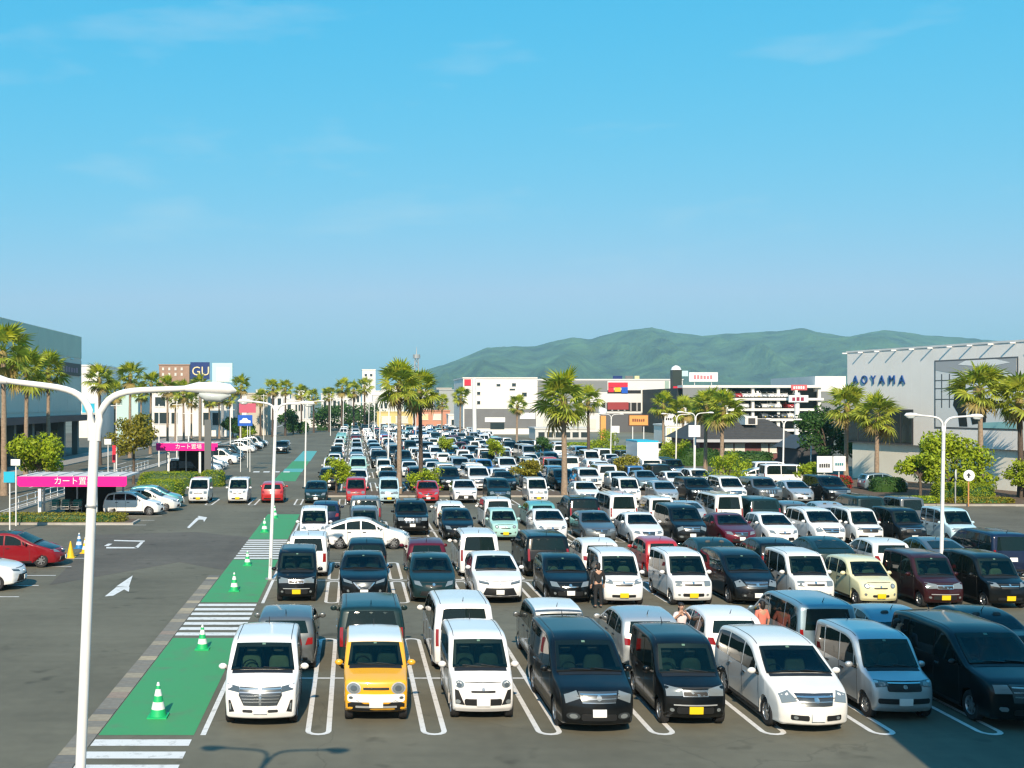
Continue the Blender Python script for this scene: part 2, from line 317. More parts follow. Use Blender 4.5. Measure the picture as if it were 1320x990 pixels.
BASE = dict(tumble=.13, np=.07, tp=.05, nb=.16, tb=.07, nl=.9, tl=.7, clear=.21, rw=.30, roofrails=False)
def spec(**k): d = dict(BASE); d.update(k); return d
SPECS = {
 # tall one-box kei
 'kei': spec(L=3.4, W=1.475, belt=1.00, xf=.50, xr=2.96, rw=.275, tumble=.075, np=.06, nb=.13, tb=.04, tp=.03,
    sil=[(.10,.21),(.02,.30,.04),(0,.50,.06),(.03,.74,.08),(.10,.90,.08),(.60,1.04,.12),(1.08,1.66,.12),(1.45,1.77,.2),(2.7,1.78,.2),(3.25,1.73,.1),(3.37,1.05,.15),(3.40,.55,.08),(3.36,.28,.04),(3.30,.21)],
    ws=((.62,1.07),(1.07,1.64)), rwin=((3.265,1.65),(3.365,1.08)), splits=(.98,1.80,2.62)),
 # kei crossover, upright, round lamps
 'keicross': spec(L=3.4, W=1.475, belt=1.04, xf=.54, xr=2.97, rw=.295, clear=.25, tumble=.085, np=.05, nb=.09, tb=.04, tp=.03,
    sil=[(.12,.26),(.03,.33,.03),(.0,.50,.05),(.01,.80,.06),(.05,.97,.07),(.80,1.10,.08),(1.22,1.60,.1),(1.6,1.665,.2),(2.8,1.66,.2),(3.27,1.60,.1),(3.37,1.05,.1),(3.40,.60,.06),(3.35,.32,.04),(3.28,.26)],
    ws=((.82,1.12),(1.215,1.58)), rwin=((3.285,1.53),(3.365,1.09)), splits=(1.15,1.90,2.70)),
 # low rounded retro kei
 'keiretro': spec(L=3.4, W=1.475, belt=.96, xf=.55, xr=2.98, rw=.28, tumble=.15, np=.10, nb=.2, tb=.1, tp=.06,
    sil=[(.10,.21),(.02,.30,.04),(0,.50,.08),(.05,.76,.12),(.18,.88,.1),(.80,1.0,.12),(1.28,1.46,.15),(1.7,1.56,.25),(2.6,1.55,.25),(3.12,1.46,.15),(3.33,1.0,.15),(3.40,.60,.08),(3.36,.28,.04),(3.30,.21)],
    ws=((.83,1.03),(1.26,1.43)), rwin=((3.15,1.39),(3.32,1.04)), splits=(1.15,1.95,2.65)),
 # small tall wagon
 'tallwagon': spec(L=3.72, W=1.67, belt=1.03, xf=.66, xr=3.14, rw=.29, tumble=.10, np=.07, nb=.16,
    sil=[(.12,.20),(.02,.24,.03),(-.01,.36,.03),(.02,.52,.06),(.04,.80,.06),(.12,.93,.07),(.82,1.07,.12),(1.38,1.63,.12),(1.75,1.73,.2),(3.0,1.735,.2),(3.55,1.68,.1),(3.68,1.08,.12),(3.72,.58,.08),(3.68,.28,.04),(3.60,.21)],
    ws=((.84,1.10),(1.37,1.61)), rwin=((3.565,1.60),(3.675,1.12)), splits=(1.25,2.05,2.90)),
 # big minivan, boxy
 'minivan': spec(L=4.70, W=1.70, belt=1.07, xf=.92, xr=3.78, rw=.315, tumble=.12, np=.08, nb=.20, nl=1.0,
    sil=[(.15,.20),(.03,.25,.03),(0,.42,.05),(.03,.66,.06),(.08,.86,.08),(.22,.97,.1),(.98,1.13,.12),(1.78,1.72,.15),(2.2,1.83,.25),(3.9,1.84,.25),(4.48,1.78,.12),(4.64,1.12,.12),(4.70,.60,.08),(4.66,.28,.04),(4.58,.21)],
    ws=((1.0,1.16),(1.76,1.70)), rwin=((4.50,1.69),(4.63,1.15)), splits=(1.45,2.35,3.55)),
 # low, sleek minivan with a long raked screen
 'sleekvan': spec(L=4.55, W=1.72, belt=1.02, xf=.88, xr=3.68, rw=.315, tumble=.15, np=.12, nb=.26, nl=1.1, tb=.1,
    sil=[(.14,.19),(.03,.24,.03),(0,.40,.06),(.04,.62,.08),(.14,.80,.12),(.35,.92,.15),(.95,1.08,.18),(1.85,1.58,.2),(2.4,1.69,.35),(3.5,1.69,.3),(4.25,1.60,.15),(4.48,1.05,.14),(4.55,.60,.08),(4.50,.28,.04),(4.42,.20)],
    ws=((1.0,1.12),(1.80,1.56)), rwin=((4.28,1.52),(4.47,1.09)), splits=(1.45,2.35,3.35)),
 # large luxury van
 'bigvan': spec(L=4.93, W=1.84, belt=1.12, xf=.95, xr=3.93, rw=.34, tumble=.12, np=.09, nb=.18, nl=1.0,
    sil=[(.15,.20),(.03,.25,.03),(0,.45,.05),(.02,.85,.06),(.10,1.0,.1),(.30,1.07,.1),(1.05,1.20,.12),(1.95,1.78,.15),(2.4,1.88,.25),(4.1,1.89,.25),(4.75,1.82,.12),(4.88,1.15,.12),(4.93,.60,.08),(4.88,.28,.04),(4.80,.21)],
    ws=((1.08,1.23),(1.93,1.76)), rwin=((4.765,1.73),(4.875,1.18)), splits=(1.55,2.50,3.75)),
 'crossover': spec(L=4.38, W=1.80, belt=1.04, xf=.92, xr=3.55, rw=.34, clear=.24, tumble=.20, np=.12, nb=.24, nl=1.1, tb=.14, tp=.09,
    sil=[(.15,.24),(.04,.28,.03),(0,.45,.05),(.03,.70,.08),(.16,.86,.12),(.45,.95,.15),(1.22,1.06,.12),(1.98,1.50,.2),(2.5,1.565,.3),(3.2,1.54,.3),(3.85,1.40,.12),(4.20,1.06,.1),(4.36,.95,.06),(4.38,.60,.08),(4.33,.32,.04),(4.25,.24)],
    ws=((1.25,1.09),(1.96,1.48)), rwin=((3.88,1.36),(4.18,1.09)), splits=(1.70,2.55,3.35)),
 'suv': spec(L=4.65, W=1.86, belt=1.12, xf=.88, xr=3.60, rw=.37, clear=.27, tumble=.13, np=.08, nb=.16, nl=.9,
    sil=[(.18,.28),(.05,.34,.03),(0,.50,.05),(.02,.88,.06),(.10,1.02,.08),(.40,1.09,.1),(1.25,1.16,.1),(1.80,1.66,.12),(2.2,1.76,.25),(3.7,1.76,.25),(4.35,1.70,.12),(4.56,1.15,.1),(4.65,.75,.06),(4.62,.38,.04),(4.50,.28)],
    ws=((1.27,1.19),(1.79,1.64)), rwin=((4.37,1.62),(4.55,1.18)), splits=(1.60,2.45,3.45)),
 'hatch': spec(L=3.95, W=1.69, belt=.97, xf=.80, xr=3.32, rw=.295, tumble=.18, np=.13, nb=.26, nl=1.0, tb=.12, tp=.08,
    sil=[(.13,.19),(.03,.23,.03),(0,.40,.06),(.04,.62,.08),(.18,.78,.12),(.42,.86,.15),(1.05,.99,.12),(1.80,1.42,.2),(2.25,1.505,.3),(3.0,1.49,.3),(3.62,1.38,.12),(3.85,1.0,.12),(3.95,.62,.08),(3.90,.28,.04),(3.82,.20)],
    ws=((1.08,1.02),(1.78,1.40)), rwin=((3.645,1.32),(3.84,1.03)), splits=(1.55,2.35,3.10)),
 'sedan': spec(L=4.60, W=1.76, belt=.95, xf=.90, xr=3.60, rw=.315, tumble=.20, np=.12, nb=.26, nl=1.1, tb=.16, tp=.08,
    sil=[(.14,.18),(.03,.22,.03),(0,.38,.06),(.04,.58,.08),(.16,.72,.12),(.45,.80,.15),(1.35,.96,.12),(2.05,1.38,.2),(2.45,1.455,.3),(3.0,1.44,.3),(3.45,1.34,.15),(3.98,1.04,.15),(4.50,1.0,.06),(4.58,.85,.05),(4.60,.55,.06),(4.55,.28,.04),(4.45,.20)],
    ws=((1.38,.99),(2.03,1.36)), rwin=((3.48,1.30),(3.95,1.06)), splits=(1.90,2.65,3.30)),
 'liftback': spec(L=4.50, W=1.76, belt=.96, xf=.92, xr=3.62, rw=.315, tumble=.20, np=.14, nb=.30, nl=1.1, tb=.14, tp=.10,
    sil=[(.14,.18),(.03,.22,.03),(0,.38,.06),(.05,.60,.1),(.20,.75,.14),(.50,.84,.15),(1.18,1.0,.14),(2.0,1.42,.25),(2.5,1.51,.35),(3.2,1.45,.3),(4.05,1.17,.1),(4.40,1.02,.08),(4.47,.80,.06),(4.50,.55,.06),(4.45,.28,.04),(4.36,.20)],
    ws=((1.22,1.04),(1.97,1.40)), rwin=((3.35,1.40),(4.03,1.19)), splits=(1.72,2.55,3.30)),
 # cab-over delivery van
 'boxvan': spec(L=4.70, W=1.69, belt=1.12, xf=.95, xr=3.50, rw=.32, tumble=.10, np=.06, nb=.12, nl=.7,
    sil=[(.12,.24),(.02,.30,.03),(0,.50,.05),(.03,.85,.06),(.12,1.02,.08),(.38,1.14,.1),(1.12,1.80,.15),(1.5,1.95,.25),(4.0,1.98,.25),(4.55,1.94,.08),(4.66,1.15,.08),(4.70,.60,.06),(4.66,.30,.04),(4.60,.24)],
    ws=((.40,1.18),(1.10,1.78)), rwin=((4.565,1.85),(4.655,1.18)), splits=(1.05,1.85,3.2)),
}
# faces: list of (part, material key, polygon, mirrored); y is a fraction of the half width
M = dict(lamp=LAMP, lampd=LAMP_D, chrome=CHROME, grille=GRILLE, trim=TRIM, red=LAMP_R, paintw=PAINT['white'], silver=mat('silver_trim', (.5, .52, .53), .35, .5))
FACES = {
 'kei_a': [('headlight','lamp',rect(.56,.90,.72,.90,.03),1),('grille','trim',rect(-.45,.45,.74,.80,.02),0),('lower_grille','trim',rect(-.55,.55,.36,.47,.03),0),('fog_lamp','lamp',ell(.74,.42,.07,.035),1),('badge','chrome',ell(0,.85,.06,.04),0)],
 'kei_b': [('headlight','lamp',[(.50,.78),(.90,.82),(.91,.95),(.60,.92)],1),('grille','chrome',rect(-.46,.46,.80,.835,.01),0),('grille_opening','trim',rect(-.44,.44,.73,.785,.02),0),('lower_grille','trim',rect(-.62,.62,.33,.42,.02),0),('badge','chrome',ell(0,.86,.05,.035),0)],
 'kei_box': [('headlight','lampd',[(.52,.80),(.90,.76),(.91,.92),(.52,.90)],1),('headlight_ring','lamp',ell(.72,.84,.11,.05),1),('grille','trim',rect(-.56,.56,.68,.90,.03),0),('grille_bar','chrome',rect(-.54,.54,.86,.885,.01),0),('lower_grille','trim',rect(-.86,.86,.40,.52,.03),0),('badge','chrome',ell(0,.79,.07,.045),0)],
 'kei_custom': [('headlight','lamp',[(.40,.72),(.91,.70),(.92,.92),(.42,.86)],1),('grille','chrome',[(-.44,.84),(-.40,.70),(.40,.70),(.44,.84)],0),('grille_opening','trim',rect(-.38,.38,.715,.80,.02),0),('lower_grille','trim',rect(-.60,.60,.32,.46,.03),0),('fog_lamp','lamp',ell(.76,.40,.07,.04),1),('bumper_trim','silver',rect(-.7,.7,.50,.525),0)],
 'kei_corner': [('headlight','lamp',ell(.76,.83,.15,.075),1),('headlight_pupil','lampd',ell(.78,.82,.08,.045),1),('grille','trim',rect(-.40,.40,.665,.705,.015),0),('corner_trim','trim',[(.62,.38),(.92,.40),(.92,.72),(.80,.70),(.70,.52)],1),('fog_lamp','lamp',ell(.84,.45,.09,.05),1),('lower_grille','trim',rect(-.62,.62,.375,.52,.03),0),('badge','chrome',ell(0,.745,.05,.04),0)],
 'cross_round': [('headlight_bezel','silver',ell(.72,.81,.235,.135),1),('headlight','lamp',ell(.72,.81,.20,.115),1),('headlight_pupil','lampd',ell(.72,.81,.11,.065),1),('grille','trim',rect(-.42,.42,.78,.83,.015),0),('bumper','paintw',rect(-.93,.93,.50,.68,.04),0),('lower_trim','trim',[(-.93,.275),(.93,.275),(.93,.46),(.62,.54),(.40,.46),(-.40,.46),(-.62,.54),(-.93,.46)],0),('skid_plate','silver',rect(-.68,.68,.37,.415,.01),0),('fog_lamp','lampd',ell(.82,.60,.07,.03),1)],
 'chromebig': [('headlight','lampd',[(.60,.80),(.93,.84),(.94,.95),(.60,.91)],1),('grille','grille',[(-.58,.91),(-.62,.74),(-.48,.52),(.48,.52),(.62,.74),(.58,.91)],0),('grille_bar','chrome',rect(-.60,.60,.865,.895),0),('grille_bar','chrome',rect(-.60,.60,.795,.82),0),('grille_bar','chrome',rect(-.56,.56,.725,.745),0),('grille_bar','chrome',rect(-.53,.53,.655,.675),0),('grille_bar','chrome',rect(-.50,.50,.59,.61),0),('grille_post','chrome',rect(-.035,.035,.53,.90),0),('fog_housing','trim',[(.76,.38),(.92,.36),(.92,.62),(.86,.62)],1),('fog_lamp','lamp',rect(.85,.90,.42,.56),1),('lower_grille','trim',rect(.22,.52,.375,.43,.02),1)],
 'chromevan': [('headlight','lamp',[(.52,.80),(.90,.68),(.93,.86),(.58,.94)],1),('grille','grille',[(-.54,.93),(-.46,.70),(.46,.70),(.54,.93)],0),('grille_bar','chrome',rect(-.50,.50,.875,.90),0),('grille_bar','chrome',rect(-.48,.48,.79,.815),0),('grille_bar','chrome',rect(-.46,.46,.71,.73),0),('badge','chrome',ell(0,.82,.07,.06),0),('lower_grille','trim',rect(-.5,.5,.33,.47,.03),0),('fog_housing','grille',ell(.72,.42,.19,.075),1),('fog_lamp','lamp',ell(.72,.42,.11,.05),1)],
 'whitevan': [('headlight','lamp',[(.52,.72),(.92,.66),(.94,.84),(.66,.90)],1),('grille','grille',[(-.54,.86),(-.44,.64),(.44,.64),(.54,.86)],0),('grille_bar','chrome',rect(-.51,.51,.80,.825),0),('grille_bar','chrome',rect(-.46,.46,.71,.735),0),('badge','chrome',ell(0,.76,.07,.055),0),('lower_grille','trim',rect(.26,.74,.33,.44,.02),1),('fog_lamp','lamp',ell(.62,.385,.06,.035),1)],
 'bigvan': [('headlight','lamp',[(.52,.82),(.92,.80),(.93,.98),(.60,.99)],1),('grille','grille',[(-.55,1.0),(-.50,.62),(.50,.62),(.55,1.0)],0),('grille_bar','chrome',rect(-.52,.52,.94,.965),0),('grille_bar','chrome',rect(-.50,.50,.84,.865),0),('grille_bar','chrome',rect(-.48,.48,.74,.765),0),('fog_lamp','lamp',rect(.64,.84,.42,.52,.03),1),('lower_grille','trim',rect(-.5,.5,.34,.46,.03),0)],
 'crossover': [('headlight','lampd',[(.48,.72),(.90,.76),(.92,.85),(.50,.79)],1),('headlight_strip','lamp',[(.55,.755),(.90,.80),(.91,.835),(.56,.785)],1),('grille','trim',[(-.62,.60),(-.80,.34),(.80,.34),(.62,.60)],0),('badge','chrome',ell(0,.70,.09,.05),0),('lower_trim','trim',rect(-.9,.9,.27,.315),0)],
 'crossover_b': [('headlight','lamp',[(.52,.72),(.90,.78),(.92,.88),(.56,.80)],1),('grille','grille',[(-.50,.78),(-.26,.54),(.26,.54),(.50,.78)],0),('grille_bar','chrome',[(-.5,.77),(-.22,.55),(-.16,.57),(-.43,.77)],0),('grille_bar','chrome',[(.5,.77),(.43,.77),(.16,.57),(.22,.55)],0),('lower_grille','trim',rect(-.5,.5,.34,.45,.03),0),('fog_lamp','lamp',ell(.74,.47,.06,.05),1)],
 'hatch': [('headlight','lamp',[(.55,.62),(.90,.68),(.92,.80),(.66,.78)],1),('grille','trim',rect(-.40,.40,.62,.68,.02),0),('lower_grille','trim',[(-.60,.46),(-.70,.30),(.70,.30),(.60,.46)],0),('badge','chrome',ell(0,.70,.07,.045),0)],
 'hatch_b': [('headlight','lamp',[(.50,.60),(.88,.62),(.91,.78),(.62,.76)],1),('grille','chrome',rect(-.38,.38,.60,.635,.015),0),('lower_grille','trim',rect(-.62,.62,.30,.45,.03),0),('fog_lamp','lamp',ell(.76,.38,.06,.045),1),('badge','chrome',ell(0,.67,.07,.045),0)],
 'sedan': [('headlight','lamp',[(.52,.58),(.90,.62),(.92,.74),(.60,.72)],1),('grille','grille',[(-.42,.70),(-.36,.52),(.36,.52),(.42,.70)],0),('grille_bar','chrome',rect(-.40,.40,.685,.70),0),('lower_grille','trim',rect(-.62,.62,.26,.38,.02),0),('badge','chrome',ell(0,.64,.06,.045),0)],
 'suv': [('headlight','lamp',[(.55,.84),(.92,.84),(.93,1.0),(.58,1.0)],1),('grille','grille',rect(-.50,.50,.72,1.0,.04),0),('grille_post','chrome',rect(-.30,-.24,.73,.98),0),('grille_post','chrome',rect(-.08,-.02,.73,.98),0),('grille_post','chrome',rect(.14,.20,.73,.98),0),('grille_post','chrome',rect(.36,.42,.73,.98),0),('bumper_trim','trim',rect(-.85,.85,.44,.56,.03),0),('fog_lamp','lamp',ell(.74,.50,.07,.045),1)],
 'retro': [('headlight','lamp',ell(.68,.74,.15,.085),1),('headlight_pupil','silver',ell(.68,.74,.08,.045),1),('grille','trim',rect(-.36,.36,.655,.69,.015),0),('lower_grille','trim',rect(-.45,.45,.36,.44,.03),0),('fog_lamp','lamp',ell(.78,.45,.06,.045),1),('badge','chrome',ell(0,.73,.05,.035),0)],
}
# model -> shell, face, plate, extra
MODELS = {
 'kei_plain': ('kei','kei_a','y'), 'kei_bar': ('kei','kei_b','y'), 'kei_box': ('kei','kei_box','w'), 'kei_custom': ('kei','kei_custom','y'), 'kei_corner': ('kei','kei_corner','w'),
 'keicross': ('keicross','cross_round','w'), 'keiretro': ('keiretro','retro','y'), 'tallwagon': ('tallwagon','chromebig','w'), 'minivan': ('minivan','chromevan','w'),
 'sleekvan': ('sleekvan','whitevan','w'), 'bigvan': ('bigvan','bigvan','w'), 'crossover': ('crossover','crossover','w'), 'crossover_b': ('crossover','crossover_b','w'), 'suv': ('suv','suv','w'),
 'hatch': ('hatch','hatch','w'), 'hatch_b': ('hatch','hatch_b','w'), 'sedan': ('sedan','sedan','w'), 'liftback': ('liftback','hatch','w'), 'boxvan': ('boxvan','kei_a','w')}
PLATE_Z = {'chromebig': .43, 'chromevan': .50, 'whitevan': .40, 'bigvan': .52, 'crossover': .46, 'crossover_b': .45, 'cross_round': .46, 'kei_corner': .44, 'kei_box': .45, 'suv': .60}
def mirror(poly): return [(-u, v) for u, v in reversed(poly)]

def wheel_meshes(rad, wd=.19):
    t = MB(); h = wd / 2
    t.lathe([(rad*.62, -h*.9), (rad*.92, -h), (rad, -h*.7), (rad, h*.7), (rad*.92, h), (rad*.62, h*.9)], 24)
    r = MB(); r.lathe([(rad*.64, -h*.85), (rad*.66, h*.88), (rad*.60, h*.92), (rad*.56, h*.55)], 24)
    rr = rad * .58
    for k in range(7):
        a = 2*math.pi*k/7; c, s_ = math.cos(a), math.sin(a)
        p = lambda u, v, z: (c*u - s_*v, s_*u + c*v, z)
        r.quad(p(.03, -.032, h*.80), p(rr, -.022, h*.84), p(rr, .022, h*.84), p(.03, .032, h*.80))
        r.quad(p(.03, -.032, h*.80), p(.03, -.034, h*.5), p(rr, -.024, h*.5), p(rr, -.022, h*.84))
        r.quad(p(.03, .032, h*.80), p(rr, .022, h*.84), p(rr, .024, h*.5), p(.03, .034, h*.5))
    r.lathe([(.0, h*.9), (.05, h*.88), (.06, h*.6)], 10)
    b = MB(); b.lathe([(.001, h*.35), (rr + .01, h*.35)], 20)
    ro = Matrix.Rotation(R(-90), 4, 'X')
    res = []
    for mb, nm, mt in ((t, 'tyre', TYRE), (r, 'rim', RIM), (b, 'brake_disc', RIM_D)):
        me = mb.mesh(nm, mt, 40); me.transform(ro); res.append(me)
    return res
WHEELS = {}
def build_model(key, lod=0):
    sh, face, plate = MODELS[key]; s = Shell(SPECS[sh], lod); parts = []     # (name, mesh, paintslot, location, rotz, children)
    add = lambda n, me, pt=False, loc=None, rz=0, ch=(): parts.append((n, me, pt, loc, rz, ch))
    add('body', s.body(), True)
    c = MB(); c.box(-s.L/2 + .42, s.L/2 - .3, -s.w*.72, s.w*.72, s.clear - .03, .55); add('underbody', c.mesh('underbody', CHASSIS))
    wb = s.ws
    Lw = (Vector(wb[1]) - Vector(wb[0])).length
    add('windshield', s.line_patch(wb[0], wb[1], [(-.88, .03), (.88, .03), (.83, 1), (-.83, 1)], 'windshield', GLASS if lod else GLASS_W, off=.026, thick=.012))
    if not lod:
        for n_, pl_ in (('windshield_band', [(-.885, .02), (.885, .02), (.88, .13), (-.88, .13)]), ('windshield_band', [(-.84, .86), (.84, .86), (.835, 1.005), (-.835, 1.005)]), ('windshield_band', [(.77, .10), (.885, .10), (.838, .9), (.75, .9)]), ('windshield_band', [(-.885, .10), (-.77, .10), (-.75, .9), (-.838, .9)])):
            add(n_, s.line_patch(wb[0], wb[1], pl_, n_, TRIM, off=.016, thick=.03))
        c0, xb = s.ws[0][0] + .08, s.rwin[1][0] - .25; NS = 7; ln = MB(); Q = lambda x, y, z: s.D(x, y, z)
        xs_ = [lerp(c0, xb, k / NS) for k in range(NS + 1)]; yw_ = .79 * s.w; tz = [max(s.belt + .02, s.topz(x) - .07) for x in xs_]
        for k in range(NS):
            for sd in (1, -1):
                ln.quad(Q(xs_[k], sd*yw_, .42), Q(xs_[k+1], sd*yw_, .42), Q(xs_[k+1], sd*yw_, s.belt), Q(xs_[k], sd*yw_, s.belt)); ln.quad(Q(xs_[k], sd*yw_, s.belt), Q(xs_[k+1], sd*yw_, s.belt), Q(xs_[k+1], sd*yw_, tz[k+1]), Q(xs_[k], sd*yw_, tz[k]))
            if xs_[k] > s.ws[1][0] + .02: ln.quad(Q(xs_[k], yw_, tz[k]), Q(xs_[k], -yw_, tz[k]), Q(xs_[k+1], -yw_, tz[k+1]), Q(xs_[k+1], yw_, tz[k+1]))
            ln.quad(Q(xs_[k], yw_, .43), Q(xs_[k], -yw_, .43), Q(xs_[k+1], -yw_, .43), Q(xs_[k+1], yw_, .43))
        ln.quad(Q(xb, yw_, .42), Q(xb, -yw_, .42), Q(xb, -yw_, tz[-1]), Q(xb, yw_, tz[-1])); add('cabin_lining', ln.mesh('cabin_lining', CABIN))
        dd = MB(); a0, a1, zd = s.ws[0][0] + .03, s.ws[0][0] + .50, s.belt - .05
        for k in range(6):
            y0_, y1_ = lerp(-yw_, yw_, k/6), lerp(-yw_, yw_, (k+1)/6)
            dd.quad(Q(a0, y0_, zd + .03), Q(a0, y1_, zd + .03), Q(a1, y1_, zd), Q(a1, y0_, zd)); dd.quad(Q(a1, y0_, zd), Q(a1, y1_, zd), Q(a1 + .08, y1_, zd - .35), Q(a1 + .08, y0_, zd - .35))
        add('dashboard', dd.mesh('dashboard', DASH))
        SM = SEATB if key in ('kei_bar', 'keiretro', 'tallwagon', 'hatch_b') else SEATM
        for row_x, ys in ((s.ws[1][0] + .38, (.40, -.40)), (s.ws[1][0] + 1.30, (.40, -.40))):
            if row_x > xb - .1: continue
            for yy in ys:
                sb = bmesh.new()
                for (cx_, cz_, rx_, ry_, rz_) in ((row_x, s.belt - .10, .07, .25, .36), (row_x + .05, s.belt + .38, .05, .13, .085)):
                    g = bmesh.ops.create_uvsphere(sb, u_segments=10, v_segments=7, radius=1)
                    for v in g['verts']: e_ = lambda t: math.copysign(abs(t) ** .55, t); v.co = Q(cx_ + e_(v.co.x)*rx_, yy*s.w + e_(v.co.y)*ry_, cz_ + e_(v.co.z)*rz_)
                add('seat', s.finish(sb, 'seat', [SM], 60))
        sw = MB(); cxs, cys, czs = a1 + .10, .40 * s.w, s.belt + .02
        sw.tube([Q(cxs + .10 * math.sin(t_ * math.pi / 7), cys + .18 * math.cos(t_ * math.pi / 7), czs + .15 * math.sin(t_ * math.pi / 7)) for t_ in range(15)], .016, 6, False); sw.tube([Q(a1 - .02, cys, czs - .06), Q(cxs, cys, czs)], .03, 6); add('steering_wheel', sw.mesh('steering_wheel', CHASSIS, 60))
        im = MB(); q_ = Q(lerp(wb[0][0], wb[1][0], .93) + .10, 0, lerp(wb[0][1], wb[1][1], .93) - .05); im.box(q_[0] - .02, q_[0] + .02, -.11, .11, q_[2] - .03, q_[2] + .03); add('inside_mirror', im.mesh('inside_mirror', CHASSIS))
        hz_ = s.sil[4][1] - .03
        add('hood_seam', s.front_patch(rect(-.60, .60, hz_, hz_ + .012), 'hood_seam', SEAMM, off=.006)) if face not in ('cross_round',) else None
    add('rear_window', s.line_patch(s.rwin[1], s.rwin[0], [(-.80, 0), (.80, 0), (.74, 1), (-.74, 1)], 'rear_window', GLASS))
    for poly in s.windows():
        for sd in (1, -1): add('side_window', s.side_patch(poly, sd, 'side_window', GLASS))
    for n, mk, poly, mir in FACES[face]:
        add(n, s.front_patch(poly, n, M[mk], off=.014 + (.012 if ('bar' in n or 'post' in n or 'pupil' in n or n in ('badge', 'fog_lamp', 'headlight_strip', 'headlight_ring', 'skid_plate')) else (.006 if n == 'headlight' and face == 'cross_round' else 0))))
        if mir: add(n, s.front_patch(mirror(poly), n, M[mk], off=.014 + (.012 if ('pupil' in n or n in ('fog_lamp', 'headlight_strip', 'headlight_ring')) else (.006 if n == 'headlight' and face == 'cross_round' else 0))))
    pz = PLATE_Z.get(face, .40)
    add('number_plate', s.front_patch(rect(-.165/s.w, .165/s.w, pz - .08, pz + .085), 'number_plate', PLATE_Y if plate == 'y' else PLATE_W, off=.034, thick=.02))
    # rear
    zb = s.belt
    tall = s.H > 1.6
    tl = [(.86, .72), (.96, .72), (.96, zb + .10), (.86, zb + .10)] if tall else [(.70, .72), (.95, .74), (.95, zb - .06), (.78, zb - .06)]
    if sh in ('kei', 'keicross', 'tallwagon', 'keiretro'): tl = [(.78, .66), (.95, .66), (.95, zb - .02), (.80, zb - .02)]
    for sd in (1, -1): add('tail_light', s.rear_patch(tl if sd > 0 else mirror(tl), 'tail_light', LAMP_R))
    add('number_plate', s.rear_patch(rect(-.165/s.w, .165/s.w, .70, .865), 'number_plate', PLATE_Y if plate == 'y' else PLATE_W, off=.02, thick=.02))
    add('rear_bumper_trim', s.rear_patch(rect(-.8, .8, .30, .38, .02), 'rear_bumper_trim', TRIM))
    # doors: panel gaps and handles
    dx = [s.splits[0] - .30 if s.splits[0] - .30 > s.xf + s.rw + .06 else s.xf + s.rw + .07, s.splits[1], s.splits[2]]
    for sd in (1, -1):
        for i, x in enumerate(dx):
            if x > s.xr - s.rw - .08 and i == 2: x = s.xr - s.rw - .09
            if not lod: add('door_seam', s.side_patch([(x - .006, s.clear + .10), (x + .006, s.clear + .10), (x + .006, zb + .02), (x - .006, zb + .02)], sd, 'door_seam', SEAMM, off=.003))
        if not lod:
            for x in dx[1:]: add('door_handle', s.side_patch(rect(x - .26, x - .09, zb - .13, zb - .095, .01), sd, 'door_handle', CHROME if s.L > 4.5 else TRIM, off=.022))
            add('sill_trim', s.side_patch([(s.xf + s.rw + .08, s.clear + .005), (s.xr - s.rw - .08, s.clear + .005), (s.xr - s.rw - .08, s.clear + .08), (s.xf + s.rw + .08, s.clear + .08)], sd, 'sill_trim', TRIM))
        # door mirrors
        mbm = bmesh.new(); bmesh.ops.create_uvsphere(mbm, u_segments=10 if not lod else 6, v_segments=7 if not lod else 4, radius=1)
        for v in mbm.verts:
            v.co = Vector((v.co.x * .065 * (1 if v.co.x < 0 else .45), v.co.y * .10, v.co.z * .075))
        bx = s.ws[0][0] + .30; p = s.D(bx, sd * (s.w + .13), s.belt + .10)
        for v in mbm.verts: v.co += Vector(p)
        add('door_mirror', s.finish(mbm, 'door_mirror', [PAINT['white']], 60), True)
        if not lod:
            a = s.D(bx + .02, sd * (s.w - .02), s.belt + .03); mm = MB(); mm.tube([a, p], [.03, .03], 6); add('mirror_arm', mm.mesh('mirror_arm', TRIM))
    if not lod:
        for y0, y1 in ((-.62, -.02), (-.02, .58)): add('wiper', s.line_patch(wb[0], wb[1], [(y0, .03), (y0 + .03, .015), (y1, .075), (y1 - .02, .095)], 'wiper', TRIM, off=.034))
        cz = s.ws[0]; add('cowl', s.line_patch((cz[0] - .10, s.topz(cz[0] - .10)), (cz[0] + .0, s.topz(cz[0])), [(-.84, 0), (.84, 0), (.84, 1), (-.84, 1)], 'cowl', TRIM, off=.007))
        for sd in (.84, -.84):
            if s.H > 1.6:
                x0, x1 = s.ws[1][0] + .15, s.rwin[0][0] - .15
                add('roof_groove', s.patch([(x0, (sd - .012) * s.w), (x1, (sd - .012) * s.w), (x1, (sd + .012) * s.w), (x0, (sd + .012) * s.w)], lambda u, v, d: (u, v, s.topz(u) + .004 - d), 'roof_groove', SEAMM, .02))
        a = Vector(s.D(s.rwin[0][0] - .35, .0, s.topz(s.rwin[0][0] - .35))); an = MB(); an.tube([a - Vector((0, 0, .01)), a + Vector((.12, 0, .13))], [.014, .007], 6); add('antenna', an.mesh('antenna', TRIM))
        # rear-view mirror sticker and inside mirror read as small pale marks behind the glass
        add('inspection_sticker', s.line_patch(wb[0], wb[1], [(-.05, .93), (.05, .93), (.05, .985), (-.05, .985)], 'inspection_sticker', mat('sticker', (.5, .55, .5), .5), off=.0235))
    if face == 'cross_round': add('roof_panel', s.roof_patch(s.ws[1][0] + .03, s.rwin[0][0] - .02, .93, 'roof_panel', PAINT['white'], .012))
    k = (s.rw, lod)
    if k not in WHEELS: WHEELS[k] = wheel_meshes(s.rw)
    t, rm, bd = WHEELS[k]
